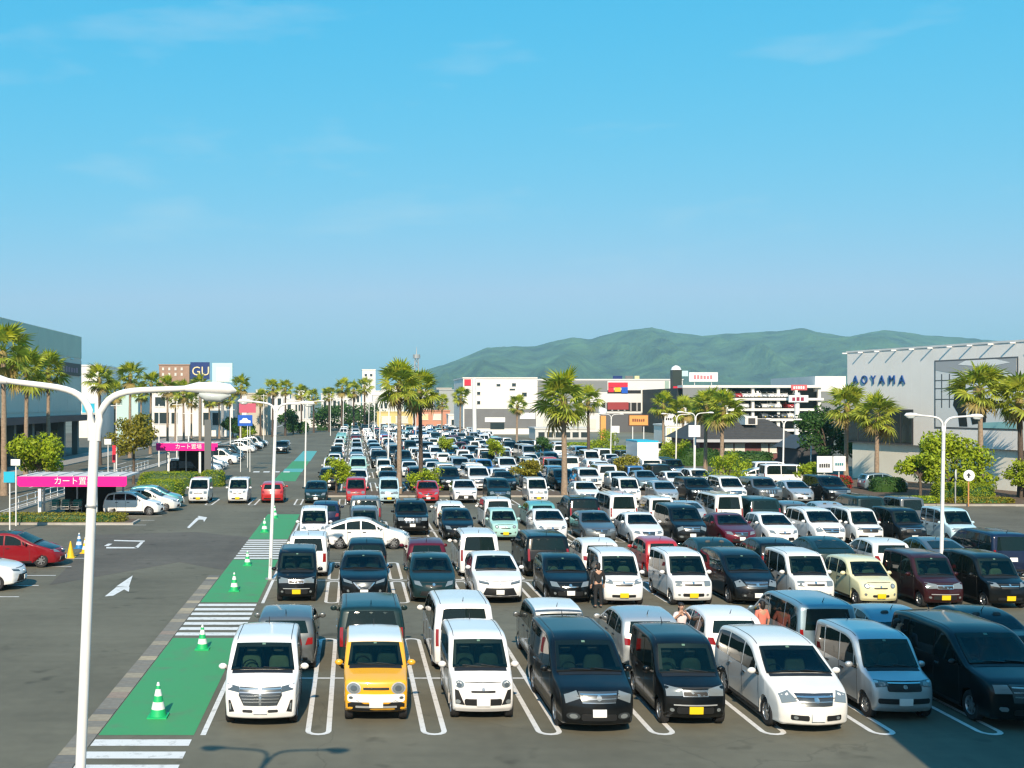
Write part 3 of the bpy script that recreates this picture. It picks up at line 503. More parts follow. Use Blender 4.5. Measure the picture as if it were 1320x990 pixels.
    for x in (s.xf, s.xr):
        for sd in (1, -1):
            add('wheel', t, False, (x - s.L/2, sd * (s.w - .115), s.rw), 0 if sd > 0 else math.pi, (('rim', rm), ('brake_disc', bd)))
    return s, parts
BUILT = {}
def get_model(k):
    if k not in BUILT: BUILT[k] = build_model(k)
    return BUILT[k]
KIND = {'kei': 'microvan', 'keicross': 'microvan', 'keiretro': 'microcar', 'tallwagon': 'compact_van', 'minivan': 'minivan', 'sleekvan': 'minivan', 'bigvan': 'minivan', 'crossover': 'crossover_car',
        'suv': 'suv', 'hatch': 'hatchback', 'sedan': 'sedan', 'liftback': 'liftback_car', 'boxvan': 'delivery_van'}
CATG = {'microvan': 'van', 'compact_van': 'van', 'minivan': 'van', 'delivery_van': 'van', 'suv': 'car'}
def set_paint(o, p):
    o.material_slots[0].link = 'OBJECT'; o.material_slots[0].material = p
def place_car(model, color, X, Y, face=0, label='', group='cars parked in the lot', jitter=True):
    # (X, Y) is the middle of the end that faces -Y (the nose for face 0, the tail for face 180); 90/270: car centre
    s, parts = get_model(model); kind = KIND[MODELS[model][0]]
    a = face + (rng.uniform(-.9, .9) if jitter else 0)
    if face == 0: c = (X, Y + s.L/2); rz = R(90 + a)
    elif face == 180: c = (X, Y + s.L/2); rz = R(90 + a)
    else: c = (X, Y); rz = R(90 + a)
    root = empty(kind, (c[0], c[1], 0.012), rz); tag(root, label, CATG.get(kind, 'car'), group)
    for n, me, pt, loc, prz, ch in parts:
        o = link(n, me, None, root, loc, (0, 0, prz) if prz else None)
        if pt: set_paint(o, PAINT[color])
        for cn, cm in ch: link(cn, cm, None, o)
    return root
FAR = {}
def far_mesh(model, lod):
    if (model, lod) in FAR: return FAR[(model, lod)]
    s, parts = build_model(model, 1) if lod else get_model(model)
    bm = bmesh.new(); mats = [PAINT['white']]
    for n, me, pt, loc, prz, ch in parts:
        if n in ('door_seam', 'inspection_sticker', 'wiper', 'mirror_arm', 'antenna'): continue
        for mm in [me] + ([c[1] for c in ch] if not lod else []):
            m = mm.materials[0]
            if pt: idx = 0
            else:
                if m not in mats[1:]: mats.append(m)
                idx = mats[1:].index(m) + 1
            t = mm.copy()
            if loc: t.transform(Matrix.Translation(loc) @ Matrix.Rotation(prz, 4, 'Z'))
            n0 = len(bm.faces); bm.from_mesh(t); bm.faces.ensure_lookup_table()
            for f in bm.faces[n0:]: f.material_index = idx
            bpy.data.meshes.remove(t)
    me = bpy.data.meshes.new('car'); bm.to_mesh(me); bm.free()
    for m in mats: me.materials.append(m)
    me.set_sharp_from_angle(angle=R(38)); FAR[(model, lod)] = (s, me); return FAR[(model, lod)]
def far_car(model, color, X, Y, face, label, group):
    s, me = far_mesh(model, 0); kind = KIND[MODELS[model][0]]
    c = (X, Y + s.L/2) if face in (0, 180) else (X, Y)
    o = link(kind, me, None, None, (c[0], c[1], .012), (0, 0, R(90 + face + rng.uniform(-1.2, 1.2)))); set_paint(o, PAINT[color])
    return tag(o, label, CATG.get(kind, 'car'), group)
# ---------------------------------------------------------------- ground, asphalt, markings
def asphalt_mat(key, c, patch=0):
    m = bpy.data.materials.new(key); m.use_nodes = True; n = m.node_tree.nodes; l = m.node_tree.links; b = n['Principled BSDF']
    b.inputs['Roughness'].default_value = .85; b.inputs['Specular IOR Level'].default_value = .3
    t = n.new('ShaderNodeTexCoord')
    def nz(scale, detail=6, stretch=None):
        z = n.new('ShaderNodeTexNoise'); z.inputs['Scale'].default_value = scale; z.inputs['Detail'].default_value = detail
        if stretch:
            mp = n.new('ShaderNodeMapping'); mp.inputs['Scale'].default_value = stretch; l.new(t.outputs['Object'], mp.inputs['Vector']); l.new(mp.outputs[0], z.inputs['Vector'])
        else: l.new(t.outputs['Object'], z.inputs['Vector'])
        return z.outputs['Fac']
    def rng_(f, a, b_, lo=.3, hi=.7):
        r = n.new('ShaderNodeMapRange'); r.inputs[1].default_value = lo; r.inputs[2].default_value = hi; r.inputs[3].default_value = a; r.inputs[4].default_value = b_; l.new(f, r.inputs[0]); return r.outputs[0]
    def mul(a, b_):
        x = n.new('ShaderNodeMath'); x.operation = 'MULTIPLY'; l.new(a, x.inputs[0]); l.new(b_, x.inputs[1]); return x.outputs[0]
    f = mul(mul(rng_(nz(.16, 5), .80, 1.17), rng_(nz(90, 3), .72, 1.28)), mul(rng_(nz(1.0, 6, (.25, 1.6, 1)), .93, 1.07), rng_(nz(2.4, 7), .92, 1.06)))
    # thin cracks and oil spots
    vo = n.new('ShaderNodeTexVoronoi'); vo.feature = 'DISTANCE_TO_EDGE'; vo.inputs['Scale'].default_value = .11
    zz = n.new('ShaderNodeTexNoise'); zz.inputs['Scale'].default_value = .8; zz.inputs['Detail'].default_value = 5; l.new(t.outputs['Object'], zz.inputs['Vector'])
    ad = n.new('ShaderNodeMixRGB'); ad.blend_type = 'ADD'; ad.inputs['Fac'].default_value = 1.0; l.new(t.outputs['Object'], ad.inputs['Color1']); l.new(zz.outputs['Color'], ad.inputs['Color2']); l.new(ad.outputs[0], vo.inputs['Vector'])
    f = mul(f, rng_(vo.outputs['Distance'], .82, 1.0, .0006, .0024))
    f = mul(f, rng_(nz(.9, 2), 1.0, .62, .64, .74)); f = mul(f, rng_(nz(.5, 6, (1.4, .12, 1)), 1.0, .86, .55, .75))
    x = n.new('ShaderNodeVectorMath'); x.operation = 'SCALE'; x.inputs[0].default_value = c; l.new(f, x.inputs['Scale']); l.new(x.outputs[0], b.inputs['Base Color'])
    bp = n.new('ShaderNodeBump'); bp.inputs['Strength'].default_value = .4; bp.inputs['Distance'].default_value = .01; l.new(nz(70, 3), bp.inputs['Height']); l.new(bp.outputs[0], b.inputs['Normal'])
    return m
def worn_paint(key, c, under=(.14, .134, .11), amount=.5, scale=5):
    m = mat(key, c, .65); n = m.node_tree.nodes; l = m.node_tree.links; b = n['Principled BSDF']
    t = n.new('ShaderNodeTexCoord'); z = n.new('ShaderNodeTexNoise'); z.inputs['Scale'].default_value = scale; z.inputs['Detail'].default_value = 9; z.inputs['Roughness'].default_value = .65
    r = n.new('ShaderNodeMapRange'); r.inputs[1].default_value = .52; r.inputs[2].default_value = .78; r.inputs[3].default_value = 0; r.inputs[4].default_value = amount
    x = n.new('ShaderNodeMixRGB'); x.inputs['Color1'].default_value = (*c, 1); x.inputs['Color2'].default_value = (*under, 1)
    l.new(t.outputs['Object'], z.inputs['Vector']); l.new(z.outputs['Fac'], r.inputs[0]); l.new(r.outputs[0], x.inputs['Fac']); l.new(x.outputs[0], b.inputs['Base Color']); return m
ASPH = asphalt_mat('asphalt', (.138, .132, .098)); ASPH2 = asphalt_mat('asphalt_newer', (.110, .101, .084)); ROADM = asphalt_mat('road_asphalt', (.132, .123, .094))
LINE = worn_paint('line_paint', (.70, .70, .68), amount=.75, scale=4); GREENP = worn_paint('green_paint', (.055, .29, .105), (.13, .18, .11), .8, 1.1); BLUEP = worn_paint('pale_teal_paint', (.10, .38, .36), amount=.5)
CONC = mat('concrete', (.36, .34, .30), .85, var=.15, scale=2, bump=.2)
def sheet(name, x0, x1, y0, y1, z, m):
    b = MB(); b.quad((x0, y0, z), (x1, y0, z), (x1, y1, z), (x0, y1, z)); return structure(b.build(name, m))
sheet('ground', -9000, 14000, -600, 16000, -.03, mat('town_ground', (.16, .17, .13), .9, var=.4, scale=.02))
sheet('parking_lot', -34, 37, -20, 350, 0, ASPH)
sheet('road', 37, 47.0, -20, 120, 0.001, ROADM); sheet('road', -70, -22.6, -20, 420, .002, ROADM)
sheet('road', 37, 130, 120, 190, 0.001, ROADM)
b = MB(); b.prism([(-12.2, 44.5), (-8, 51.0), (-5.62, 48.5), (-5.62, 60.5), (-9, 63), (-14.8, 61.5), (-13, 52)], -.05, .004); structure(b.build('asphalt_patch', ASPH2))
Z = .005
def strip(name, pts, m, z=Z):
    b = MB(); b.quad(*[(x, y, z) for x, y in pts]); return structure(b.build(name, m))
GX0, GX1 = -5.6, -3.5
for y0, y1 in ((24.4, 34.5), (40.7, 51.8), (59.7, 73.0)): strip('green_walkway', [(GX0, y0), (GX1, y0), (GX1, y1), (GX0, y1)], GREENP)
for y0, y1 in ((104, 118), (124, 140)): strip('green_walkway', [(GX0 - 1.9, y0), (GX1 - 1.9, y0), (GX1 - 2.0, y1), (GX0 - 2.0, y1)], GREENP)
for y0, y1 in ((118, 124), (140, 170)): strip('teal_walkway', [(GX0 - 1.9, y0), (GX1 - 1.9, y0), (GX1 - 2.0, y1), (GX0 - 2.0, y1)], BLUEP)
for y0, y1 in ((12.5, 24.3), (34.7, 40.6), (51.9, 59.6)):
    n = round((y1 - y0) / .87)
    for k in range(n):
        y = y0 + (y1 - y0) * k / n + .18; strip('crossing_bar', [(GX0, y), (GX1, y), (GX1, y + .45), (GX0, y + .45)], LINE)
# paver band beside the walkway, block by block
pv = structure(MB().box(-6.12, -5.62, 16, 47, -.05, .004).build('paver_band', mat('paver_joint', (.09, .085, .08), .9)))
PV = [mat('paver_%d' % i, c, .85, var=.14, scale=6, bump=.2) for i, c in enumerate([(.20, .185, .155), (.30, .26, .19), (.15, .145, .13), (.38, .32, .22), (.27, .21, .165)])]
pm = [MB().box(-.243, .243, -.243, .243, 0, .012).mesh('paver', p) for p in PV]
y = 16.25
while y < 46.9:
    me = pm[min(4, int(abs(noise.noise((y * .55, 3, 0))) * 9)) if rng.random() < .65 else rng.randrange(5)]; o = link('paver', me, None, pv, (-5.87 + rng.uniform(-.004, .004), y, rng.uniform(0, .003))); y += .5
# stall loops
DIV = [-.77, 1.80, 4.36, 6.87, 9.34, 11.76, 14.15, 16.52, 18.9, 21.25, 23.6, 25.95, 28.3, 30.65, 33.0, 35.2]
def loop_mesh(L, hw=.29, lw=.12, n=6):
    b = MB(); o_, i_ = [], []
    for s_, yc in ((-1, hw), (1, L - hw)):
        for k in range(n + 1):
            a = math.pi * k / n + (math.pi if s_ < 0 else 0)
            for lst, r in ((o_, hw), (i_, hw - lw)): lst.append((r * math.cos(a), yc + r * math.sin(a), 0))
    m_ = len(o_)
    for k in range(m_): b.quad(o_[k], o_[(k+1) % m_], i_[(k+1) % m_], i_[k])
    return b.mesh('stall_line', LINE)
LM10, LM5 = loop_mesh(10.05), loop_mesh(5.0)
for x in DIV[:9]: structure(link('stall_line', LM10, None, None, (x, 24.4, Z)))
for y0 in (40.5, 45.9, 58.3, 63.6, 79.6):
    for x in DIV: structure(link('stall_line', LM5, None, None, (x, y0, Z)))
for y0 in (79.6,):
    for x in (-13.4, -10.4, -7.3, -4.0): structure(link('stall_line', LM5, None, None, (x, y0, Z)))
for ys in (29.4, 45.72, 63.45): strip('stall_line', [(-3.28, ys), (36.4, ys), (36.4, ys + .11), (-3.28, ys + .11)], LINE, Z + .002)
for y0, y1 in ((24.4, 34.4), (40.5, 51), (58.3, 68.6)):
    strip('stall_line', [(-3.36, y0), (-3.24, y0), (-3.24, y1), (-3.36, y1)], LINE)
for y0 in range(92, 330, 16):
    for x in DIV[:14]: structure(link('stall_line', LM10, None, None, (x, y0, Z)))
strip('road_edge_line', [(36.5, 20), (36.65, 20), (36.65, 118), (36.5, 118)], LINE)
# left side: stall ticks, arrows, stop box
for y in (34, 36.6, 39.2, 41.8, 44.4, 47.0, 49.6, 52.2): strip('stall_line', [(-17.8, y), (-12.6, y), (-12.6, y + .12), (-17.8, y + .12)], LINE)
for y in (66.5, 69.2, 71.9, 74.6, 77.3): strip('stall_line', [(-17.5, y), (-12.4, y), (-12.4, y + .12), (-17.5, y + .12)], LINE)
def pxpoly(name, pts, m=LINE, z=.007):
    b = MB(); b.quad(*[(*gnd(x, y), z) for x, y in pts]); return structure(b.build(name, m))
pxpoly('arrow_marking', [(135, 769), (150, 757), (163, 751), (165, 755), (172, 742), (155, 752), (151, 756), (157, 757), (149, 764)][0:1] + [(146, 768), (160, 760), (166, 763), (167, 757), (157, 757), (150, 757)])
pxpoly('arrow_marking', [(150, 756), (166, 757), (171, 742)])
pxpoly('arrow_marking', [(241, 680), (244, 681), (256, 670), (262, 670), (263, 673), (267, 667), (255, 665), (256, 667), (253, 668)])
for q in ([(134, 704), (140, 704), (145, 701), (139, 701)], [(137, 707), (176, 707), (177, 705.5), (137, 705.2)], [(173, 706.5), (178, 706.5), (185, 699), (181, 699)], [(147, 697.5), (186, 698.5), (187, 697), (147, 696.2)]): pxpoly('stop_box_marking', q)
for k in range(4): pxpoly('give_way_dash', [(326 + k * 13, 609), (334 + k * 13, 609), (335 + k * 13, 607.6), (327 + k * 13, 607.6)])

# ---------------------------------------------------------------- near cars, read off the photograph (bumper column, bumper row -> ground)
def nose(px, py): d = F * (CH - .24) / (py - HY); return xat(px, d), d
G1 = 'cars in the row nearest the camera building'
for m, c, px, py, lab in [
  ('tallwagon', 'white', 334, 927, 'white tall wagon with wide chrome slat grille parked beside green walkway with cones'),
  ('keicross', 'yellow', 485, 921, 'yellow boxy microvan with white roof and big round headlights'),
  ('kei_corner', 'white', 623, 918, 'white tall microvan with round headlights and black bumper corners beside the yellow microvan'),
  ('minivan', 'black', 772, 936, 'large black minivan with barred chrome grille in front of two-tone grey microvan'),
  ('kei_custom', 'black', 899, 926, 'black tall microvan with large headlights and yellow plate beside sleek white minivan'),
  ('sleekvan', 'pearl', 1055, 936, 'sleek white minivan with raked windscreen between black microvan and silver microvan'),
  ('kei_box', 'silver', 1167, 918, 'silver boxy microvan with dark grille standing in the shade'),
  ('bigvan', 'black', 1332, 930, 'large black luxury van in building shade with a man at its door')]:
    X, Y = nose(px, py); place_car(m, c, X, Y, 0, lab, G1)
G2 = 'cars parked tail to tail behind the nearest row'
for m, c, X, lab in [
  ('hatch', 'grey', -1.85, 'dark grey hatchback seen from behind the white tall wagon'), ('suv', 'darkgreen', .48, 'dark green upright car behind the yellow microvan'),
  ('minivan', 'white', 3.0, 'white minivan with its tail to the row of the yellow microvan'), ('keicross', 'grey', 5.62, 'two-tone grey microvan behind the large black barred-grille minivan'),
  ('hatch_b', 'silver', 8.1, 'silver hatchback with red tail lights behind the black microvan'), ('hatch', 'white', 10.45, 'white hatchback with its tail behind sleek white minivan'),
  ('minivan', 'bluegrey', 12.9, 'blue grey minivan behind the silver microvan in the shade'), ('sedan', 'bluegrey', 15.3, 'blue grey sedan behind the black luxury van'),
  ('sedan', 'black', 17.75, 'black sedan at the shaded end behind the luxury van')]:
    place_car(m, c, X, 30.0 + rng.uniform(-.15, .15), 180, lab, G2)
G3 = 'cars in the second nose-out row'
for m, c, px, py, lab in [
  ('kei_custom', 'black', 381, 769, 'black microvan with yellow plate at the walkway end of second nose-out row'), ('crossover_b', 'black', 469, 771, 'black crossover with V-shaped chrome grille in second nose-out row'),
  ('hatch', 'darkgreen', 560, 771, 'dark green hatchback between black crossover and white crossover'), ('crossover', 'white', 645, 772, 'white crossover with large black lower grille'),
  ('hatch_b', 'black', 737, 771, 'black hatchback with pale headlights next to white crossover'), ('kei_bar', 'white', 806, 774, 'white tall microvan with narrow dark grille beside a black hatchback'),
  ('kei_plain', 'white', 894, 774, 'white plain microvan beside a black low minivan'), ('sleekvan', 'black', 978, 774, 'black low minivan between two white microvans'),
  ('kei_plain', 'pearl', 1053, 774, 'off-white microvan beside the cream microcar'), ('keiretro', 'cream', 1136, 775, 'cream rounded microcar with small round headlights'),
  ('kei_custom', 'darkred', 1220, 777, 'dark maroon black microvan with large chrome headlights beside cream microcar'), ('kei_bar', 'black', 1303, 778, 'black microvan beside dark maroon microvan with chrome headlights')]:
    X, Y = nose(px, py); place_car(m, c, X, Y, 0, lab, G3)
G4 = 'cars parked tail to tail behind the second nose-out row'
for m, c, px, lab in [
  ('tallwagon', 'white', 398, 'white tall wagon behind the walkway-end black microvan'), ('hatch', 'black', 473, 'black hatchback behind the V-grille crossover'), ('hatch', 'maroon', 549, 'maroon hatchback behind dark green hatchback'),
  ('minivan', 'white', 616, 'white minivan behind the white crossover'), ('suv', 'black', 702, 'black upright car behind pale-lamp black hatchback'), ('hatch', 'white', 771, 'white hatchback with red tail light behind narrow-grille white microvan'),
  ('keiretro', 'red', 849, 'red small car between two white microvans, tail showing'), ('sedan', 'darkgreen', 925, 'dark green low car behind the plain white microvan'), ('hatch', 'black', 998, 'black hatchback behind the black low minivan'),
  ('liftback', 'darkgreen', 1072, 'dark green liftback behind the off-white microvan'), ('hatch_b', 'pearl', 1143, 'white hatchback behind the cream microcar'), ('liftback', 'grey', 1215, 'grey liftback behind the dark maroon microvan'), ('minivan', 'navy', 1292, 'dark navy minivan behind the black microvan at the lamp end')]:
    place_car(m, c, xat(px, 47), 46.2 + rng.uniform(-.1, .2), 180, lab, G4)
place_car('liftback', 'white', xat(473, 56), 56.3, 180 - 91, 'white sedan driving across the aisle seen from its side', 'cars on the move')
G5 = 'cars in the third nose-out row'
for m, c, px, py, lab in [
  ('kei_bar', 'white', 404, 697, 'white microvan at walkway end of third nose-out row'), ('kei_plain', 'grey', 470, 697, 'grey microvan behind the driving white sedan'), ('suv', 'black', 532, 686, 'black upright off-roader with post grille'),
  ('hatch_b', 'black', 592, 692, 'black rounded hatchback beside the mint microcar'), ('keiretro', 'mint', 652, 692, 'mint green microcar in third nose-out row'), ('liftback', 'white', 714, 693, 'white liftback beside the mint microcar'),
  ('sedan', 'grey', 776, 695, 'grey sedan beside a white liftback'), ('sedan', 'white', 838, 698, 'white sedan with dark sharp grille next to black minivan'), ('minivan', 'black', 894, 697, 'black minivan beside maroon sedan in third row'),
  ('sedan', 'maroon', 957, 699, 'maroon sedan in third nose-out row'), ('hatch', 'white', 1013, 699, 'white hatchback beside the maroon sedan'), ('sleekvan', 'white', 1074, 698, 'white sleek minivan in third nose-out row'),
  ('kei_box', 'pearl', 1123, 698, 'white boxy microvan with black mouth grille beside black boxy microvan'), ('kei_box', 'black', 1179, 698, 'black boxy microvan by the white lamp post'), ('kei_custom', 'lightblue', 1246, 698, 'pale blue microvan with yellow plate beside the road edge line')]:
    X, Y = nose(px, py); place_car(m, c, X, Y, 0, lab, G5)
G6 = 'cars parked tail to tail behind the third nose-out row'
for m, c, px, lab in [
  ('hatch', 'navy', 420, 'navy hatchback tail to third nose-out row'), ('suv', 'grey', 471, 'grey upright car behind the grey microvan'), ('hatch', 'white', 580, 'white hatchback behind black rounded hatchback'), ('tallwagon', 'white', 640, 'white tall wagon behind the mint microcar'),
  ('hatch', 'teal', 697, 'teal hatchback with dark roof glass behind white liftback'), ('suv', 'black', 752, 'black suv behind the grey sedan'), ('boxvan', 'white', 800, 'long white delivery van behind the grey sedan'), ('kei_plain', 'white', 850, 'white microvan behind the white sedan'),
  ('liftback', 'silver', 888, 'silver liftback behind the black third-row minivan'), ('boxvan', 'pearl', 934, 'white delivery van with rear door behind maroon sedan'), ('suv', 'darkgreen', 980, 'dark green suv behind white hatchback'), ('hatch', 'grey', 1022, 'grey hatchback behind the sleek white minivan'),
  ('sedan', 'silver', 1072, 'silver sedan behind the white boxy microvan'), ('minivan', 'darkgreen', 1118, 'dark green minivan behind the black boxy microvan'), ('kei_box', 'grey', 1170, 'grey microvan at road end behind the pale blue microvan')]:
    place_car(m, c, xat(px, 65), 64.2 + rng.uniform(-.2, .2), 180, lab, G6)
G7 = 'cars in the row before the palm planting'
for m, c, px, face, lab in [
  ('kei_plain', 'white', 255, 0, 'white microvan with yellow plate beside the round clipped hedge'), ('kei_bar', 'white', 306, 0, 'white minivan-like microvan next to the red car'), ('hatch', 'red', 350, 180, 'bright red car with its tail to the cross aisle'),
  ('hatch_b', 'darkgreen', 407, 0, 'dark green hatchback across the aisle from the walkway end'), ('kei_plain', 'red', 459, 0, 'red microvan across the aisle from grey microvan'), ('kei_custom', 'lightblue', 502, 0, 'pale blue microvan with yellow plate under twin palms'),
  ('hatch', 'red', 553, 0, 'red hatchback right of pale blue microvan by the palms'), ('crossover', 'white', 601, 0, 'white crossover beside the red hatchback by the palms'), ('sleekvan', 'darkgreen', 645, 0, 'dark green wagon in row before palm planting'),
  ('kei_plain', 'white', 695, 0, 'white microvan left of the single tall palm'), ('sedan', 'white', 760, 0, 'white sedan right of the single tall palm'), ('kei_bar', 'white', 815, 0, 'white narrow-grille microvan in row before palm planting'), ('hatch', 'silver', 862, 0, 'silver hatchback in row before palm planting'),
  ('suv', 'black', 905, 0, 'black suv in row before palm planting'), ('minivan', 'white', 950, 0, 'white minivan in row before palm planting'), ('suv', 'grey', 994, 0, 'grey suv in row before palm planting'), ('liftback', 'silver', 1040, 0, 'silver liftback in row before palm planting'), ('bigvan', 'black', 1082, 0, 'black large van in row before palm planting')]:
    place_car(m, c, xat(px, 80.6), 80.6 + rng.uniform(-.3, .3), face, lab, G7)
# left edge of the lot, noses towards the aisle
GL = 'cars along the left side of the lot'
place_car('crossover', 'white', -15.15, 43.9, 90, 'white crossover with nose to the aisle beside red two-tone car', GL)
o = place_car('liftback', 'crimson', -15.2, 50.1, 90, 'red car with dark bonnet and roof beside the yellow cone', GL)
s_, _p = get_model('liftback'); link('bonnet_panel', s_.roof_patch(.30, 1.12, .86, 'bonnet_panel', PAINT['black'], .012), None, o); link('roof_panel', s_.roof_patch(2.05, 3.3, .9, 'roof_panel', PAINT['black'], .012), None, o)
for m, c, x, y, lab in [('hatch', 'white', -14.4, 72.9, 'white hatchback parked beside the pink-edged cart shelter'), ('liftback', 'pearl', -14.0, 75.6, 'white liftback between cart shelter hatchback and teal hatchback'), ('hatch_b', 'teal', -13.9, 78.3, 'teal hatchback by the round clipped hedge')]:
    place_car(m, c, x, y, 90, lab, GL)
# ---------------------------------------------------------------- middle-distance rows
WORD = {'microvan': 'microvan', 'microcar': 'microcar', 'compact_van': 'tall wagon', 'minivan': 'minivan', 'crossover_car': 'crossover', 'suv': 'upright suv', 'hatchback': 'hatchback', 'sedan': 'sedan', 'liftback_car': 'liftback', 'delivery_van': 'delivery van'}
COLN = {'bluegrey': 'blue grey', 'darkgreen': 'dark green', 'lightblue': 'pale blue', 'pearl': 'off-white', 'darkred': 'dark maroon'}
MK = ['kei_plain', 'kei_bar', 'kei_box', 'kei_custom', 'tallwagon', 'minivan', 'minivan', 'sleekvan', 'bigvan', 'crossover', 'crossover_b', 'suv', 'hatch', 'hatch', 'hatch_b', 'sedan', 'liftback', 'liftback', 'keiretro', 'boxvan']
CK = ['white'] * 9 + ['pearl'] * 5 + ['black'] * 8 + ['silver'] * 4 + ['grey'] * 3 + ['darkgreen'] * 2 + ['red', 'maroon', 'blue', 'navy', 'lightblue', 'mint', 'teal', 'bluegrey', 'brown']
ORD = ['first', 'second', 'third', 'fourth', 'fifth', 'sixth', 'seventh', 'eighth']
n_ind = 0; stuff_cars = []
Y0 = 92.0; row = 0
while Y0 < 325:
    xr_ = 34 if Y0 < 130 else (30 if Y0 < 160 else 26 + (Y0 - 160) * .02)
    for half, face in ((0, 0), (1, 180)):
        for k in range(-1, 15):
            X = (DIV[k] + DIV[k+1]) / 2 if 0 <= k < 15 else -2.05
            if X > xr_ or rng.random() < .05: continue
            px = CX + F * X / Y0
            m, c = rng.choice(MK), rng.choice(CK); Y = Y0 + .35 + 5.0 * half + rng.uniform(-.2, .3)
            if row < 6:
                kw = KIND[MODELS[m][0]]; lab = '%s %s parked %s in the %s double row beyond the palm planting' % (COLN.get(c, c), WORD[kw], 'nose out' if face == 0 else 'nose in', ORD[row])
                far_car(m, c, X + rng.uniform(-.1, .1), Y, face, lab, lab.replace(' parked', 's parked')); n_ind += 1
            else: stuff_cars.append((m, c, X + rng.uniform(-.1, .1), Y, face))
    Y0 += 16; row += 1
for k in range(14):
    y = 108 + k * 2.75 + (6 if k > 6 else 0); m, c = rng.choice(['hatch', 'kei_plain', 'liftback', 'minivan', 'sedan']), rng.choice(['white', 'white', 'silver', 'black', 'pearl', 'grey'])
    lab = '%s %s nose to the aisle in the file along the left road beyond the hedges' % (COLN.get(c, c), WORD[KIND[MODELS[m][0]]]); far_car(m, c, -16.2 + rng.uniform(-.3, .3), y, 90, lab, 'cars in file along the left road')
for k in range(9):
    m, c = rng.choice(['hatch', 'kei_plain', 'liftback', 'sedan']), rng.choice(['white', 'white', 'silver', 'black'])
    lab = '%s %s nose to the aisle far down the left file' % (COLN.get(c, c), WORD[KIND[MODELS[m][0]]]); far_car(m, c, -16.5 + rng.uniform(-.3, .3), 165 + k * 3.2, 90, lab, 'cars far down the left file')
far_car('suv', 'black', xat(362, 160), 160, 0, 'black suv driving down the left aisle towards the red car', 'cars on the move')
far_car('hatch', 'silver', xat(366, 172), 172, 0, 'silver hatchback following the black suv down the left aisle', 'cars on the move')
far_car('boxvan', 'white', xat(852, 152), 152, 90, 'white high-roof van seen from its side on the far cross road', 'vehicles on the cross road')
for i, (px, d) in enumerate(((985, 100), (1000, 104), (1015, 97))):
    far_car(['liftback', 'minivan', 'boxvan'][i], 'white', xat(px, d), d, 90, ['white liftback', 'white minivan', 'long white van'][i] + ' parked sideways in front of dark-roofed restaurant', 'cars before the restaurant')
far_car('hatch', 'bluegrey', 44.2, 92.5, 90, 'blue grey hatchback parked against the grey store wall', 'cars by the store')
bm = bmesh.new(); mats = []
for m, c, X, Y, face in stuff_cars:
    s, me = far_mesh(m, 1); t = me.copy(); t.transform(Matrix.Translation((X, Y + s.L/2, .012)) @ Matrix.Rotation(R(90 + face), 4, 'Z'))
    loc_m = [PAINT[c]] + list(me.materials)[1:]
    n0 = len(bm.faces); bm.from_mesh(t); bm.faces.ensure_lookup_table()
    for f in bm.faces[n0:]:
        mm = loc_m[f.material_index]
        if mm not in mats: mats.append(mm)
        f.material_index = mats.index(mm)
    bpy.data.meshes.remove(t)
me = bpy.data.meshes.new('distant_parked_cars'); bm.to_mesh(me); bm.free()
for m in mats: me.materials.append(m)
o = link('distant_parked_cars', me); o['kind'] = 'stuff'; tag(o, 'dense mass of small parked cars at far end of the lot', 'cars')
print('individual far cars', n_ind, 'stuff cars', len(stuff_cars), 'tris', len(me.polygons))
# ---------------------------------------------------------------- lamp posts
LENS = mat('lamp_glass', (.45, .50, .50), .15, spec=.6)
def lamp_post(X, Y, H, label, lean=0, small=False, n=12):
    near = n == 20
    root = empty('lamp_post', (X, Y, 0)); root.rotation_euler = (0, R(lean), 0); tag(root, label, 'lamp post', 'twin-arm lamp posts')
    b = MB(); b.tube([(0, 0, 0), (0, 0, .5), (0, 0, H - .42)], [(.085 if not near else .066), (.075 if not near else .062), (.066 if not near else .056)], n); b.build('pole', WHITE_P, root, 40)
    b = MB(); b.tube([(0, 0, 0), (0, 0, .05)], [.2, .2], n); b.build('base_plate', METAL, root, 40)
    if not small:
        b = MB(); b.tube([(0, 0, H - 1.38), (0, 0, H - 1.36)], [.072, .072], n); b.build('collar', METAL, root, 40)
        b = MB(); b.box(-.035, .035, -.075, -.045, .55, .9); b.build('access_door', METAL, root)
    for s in (-1, 1):
        b = MB(); na = 14 if near else (9 if not small else 5); bz = [Vector((s*.03, 0, H - .62)), Vector((s*.03, 0, H + .06)), Vector((s*.30, 0, H - .06)), Vector((s*1.1, 0, H + .03))]; b.tube([bz[0]*(1-t)**3 + bz[1]*3*t*(1-t)**2 + bz[2]*3*t*t*(1-t) + bz[3]*t**3 for t in (k_/na for k_ in range(na + 1))], [lerp(.058, .040, k_/na) * (.78 if near else .9) for k_ in range(na + 1)], n if not small else 6); arm = b.build('arm', WHITE_P, root, 50)
        b = MB(); pts = [(s*1.02, 0, H + .02), (s*1.15, 0, H + .035), (s*1.35, 0, H + .04), (s*1.52, 0, H + .03), (s*1.60, 0, H + .01)]; b.tube(pts, [q * (.72 if near else .85) for q in (.05, .085, .10, .09, .02)], n if not small else 6); b.build('lamp_head', WHITE_P, root, 60)
        if not small:
            b = MB(); b.tube([(s*1.18, 0, H - .035), (s*1.26, 0, H - .06), (s*1.42, 0, H - .065), (s*1.54, 0, H - .03)], [.03, .055, .055, .02], n); b.build('lamp_lens', LENS, root, 60)
    return root
lamp_post(-3.25, 12.7, 7.50, 'white twin-arm lamp post standing in front of green walkway and paver band', 2.4, n=20)
lamp_post(xat(348, 46.0), 46.0, 7.33, 'white twin-arm lamp post between green walkway and walkway-end black microvan', 2.0)
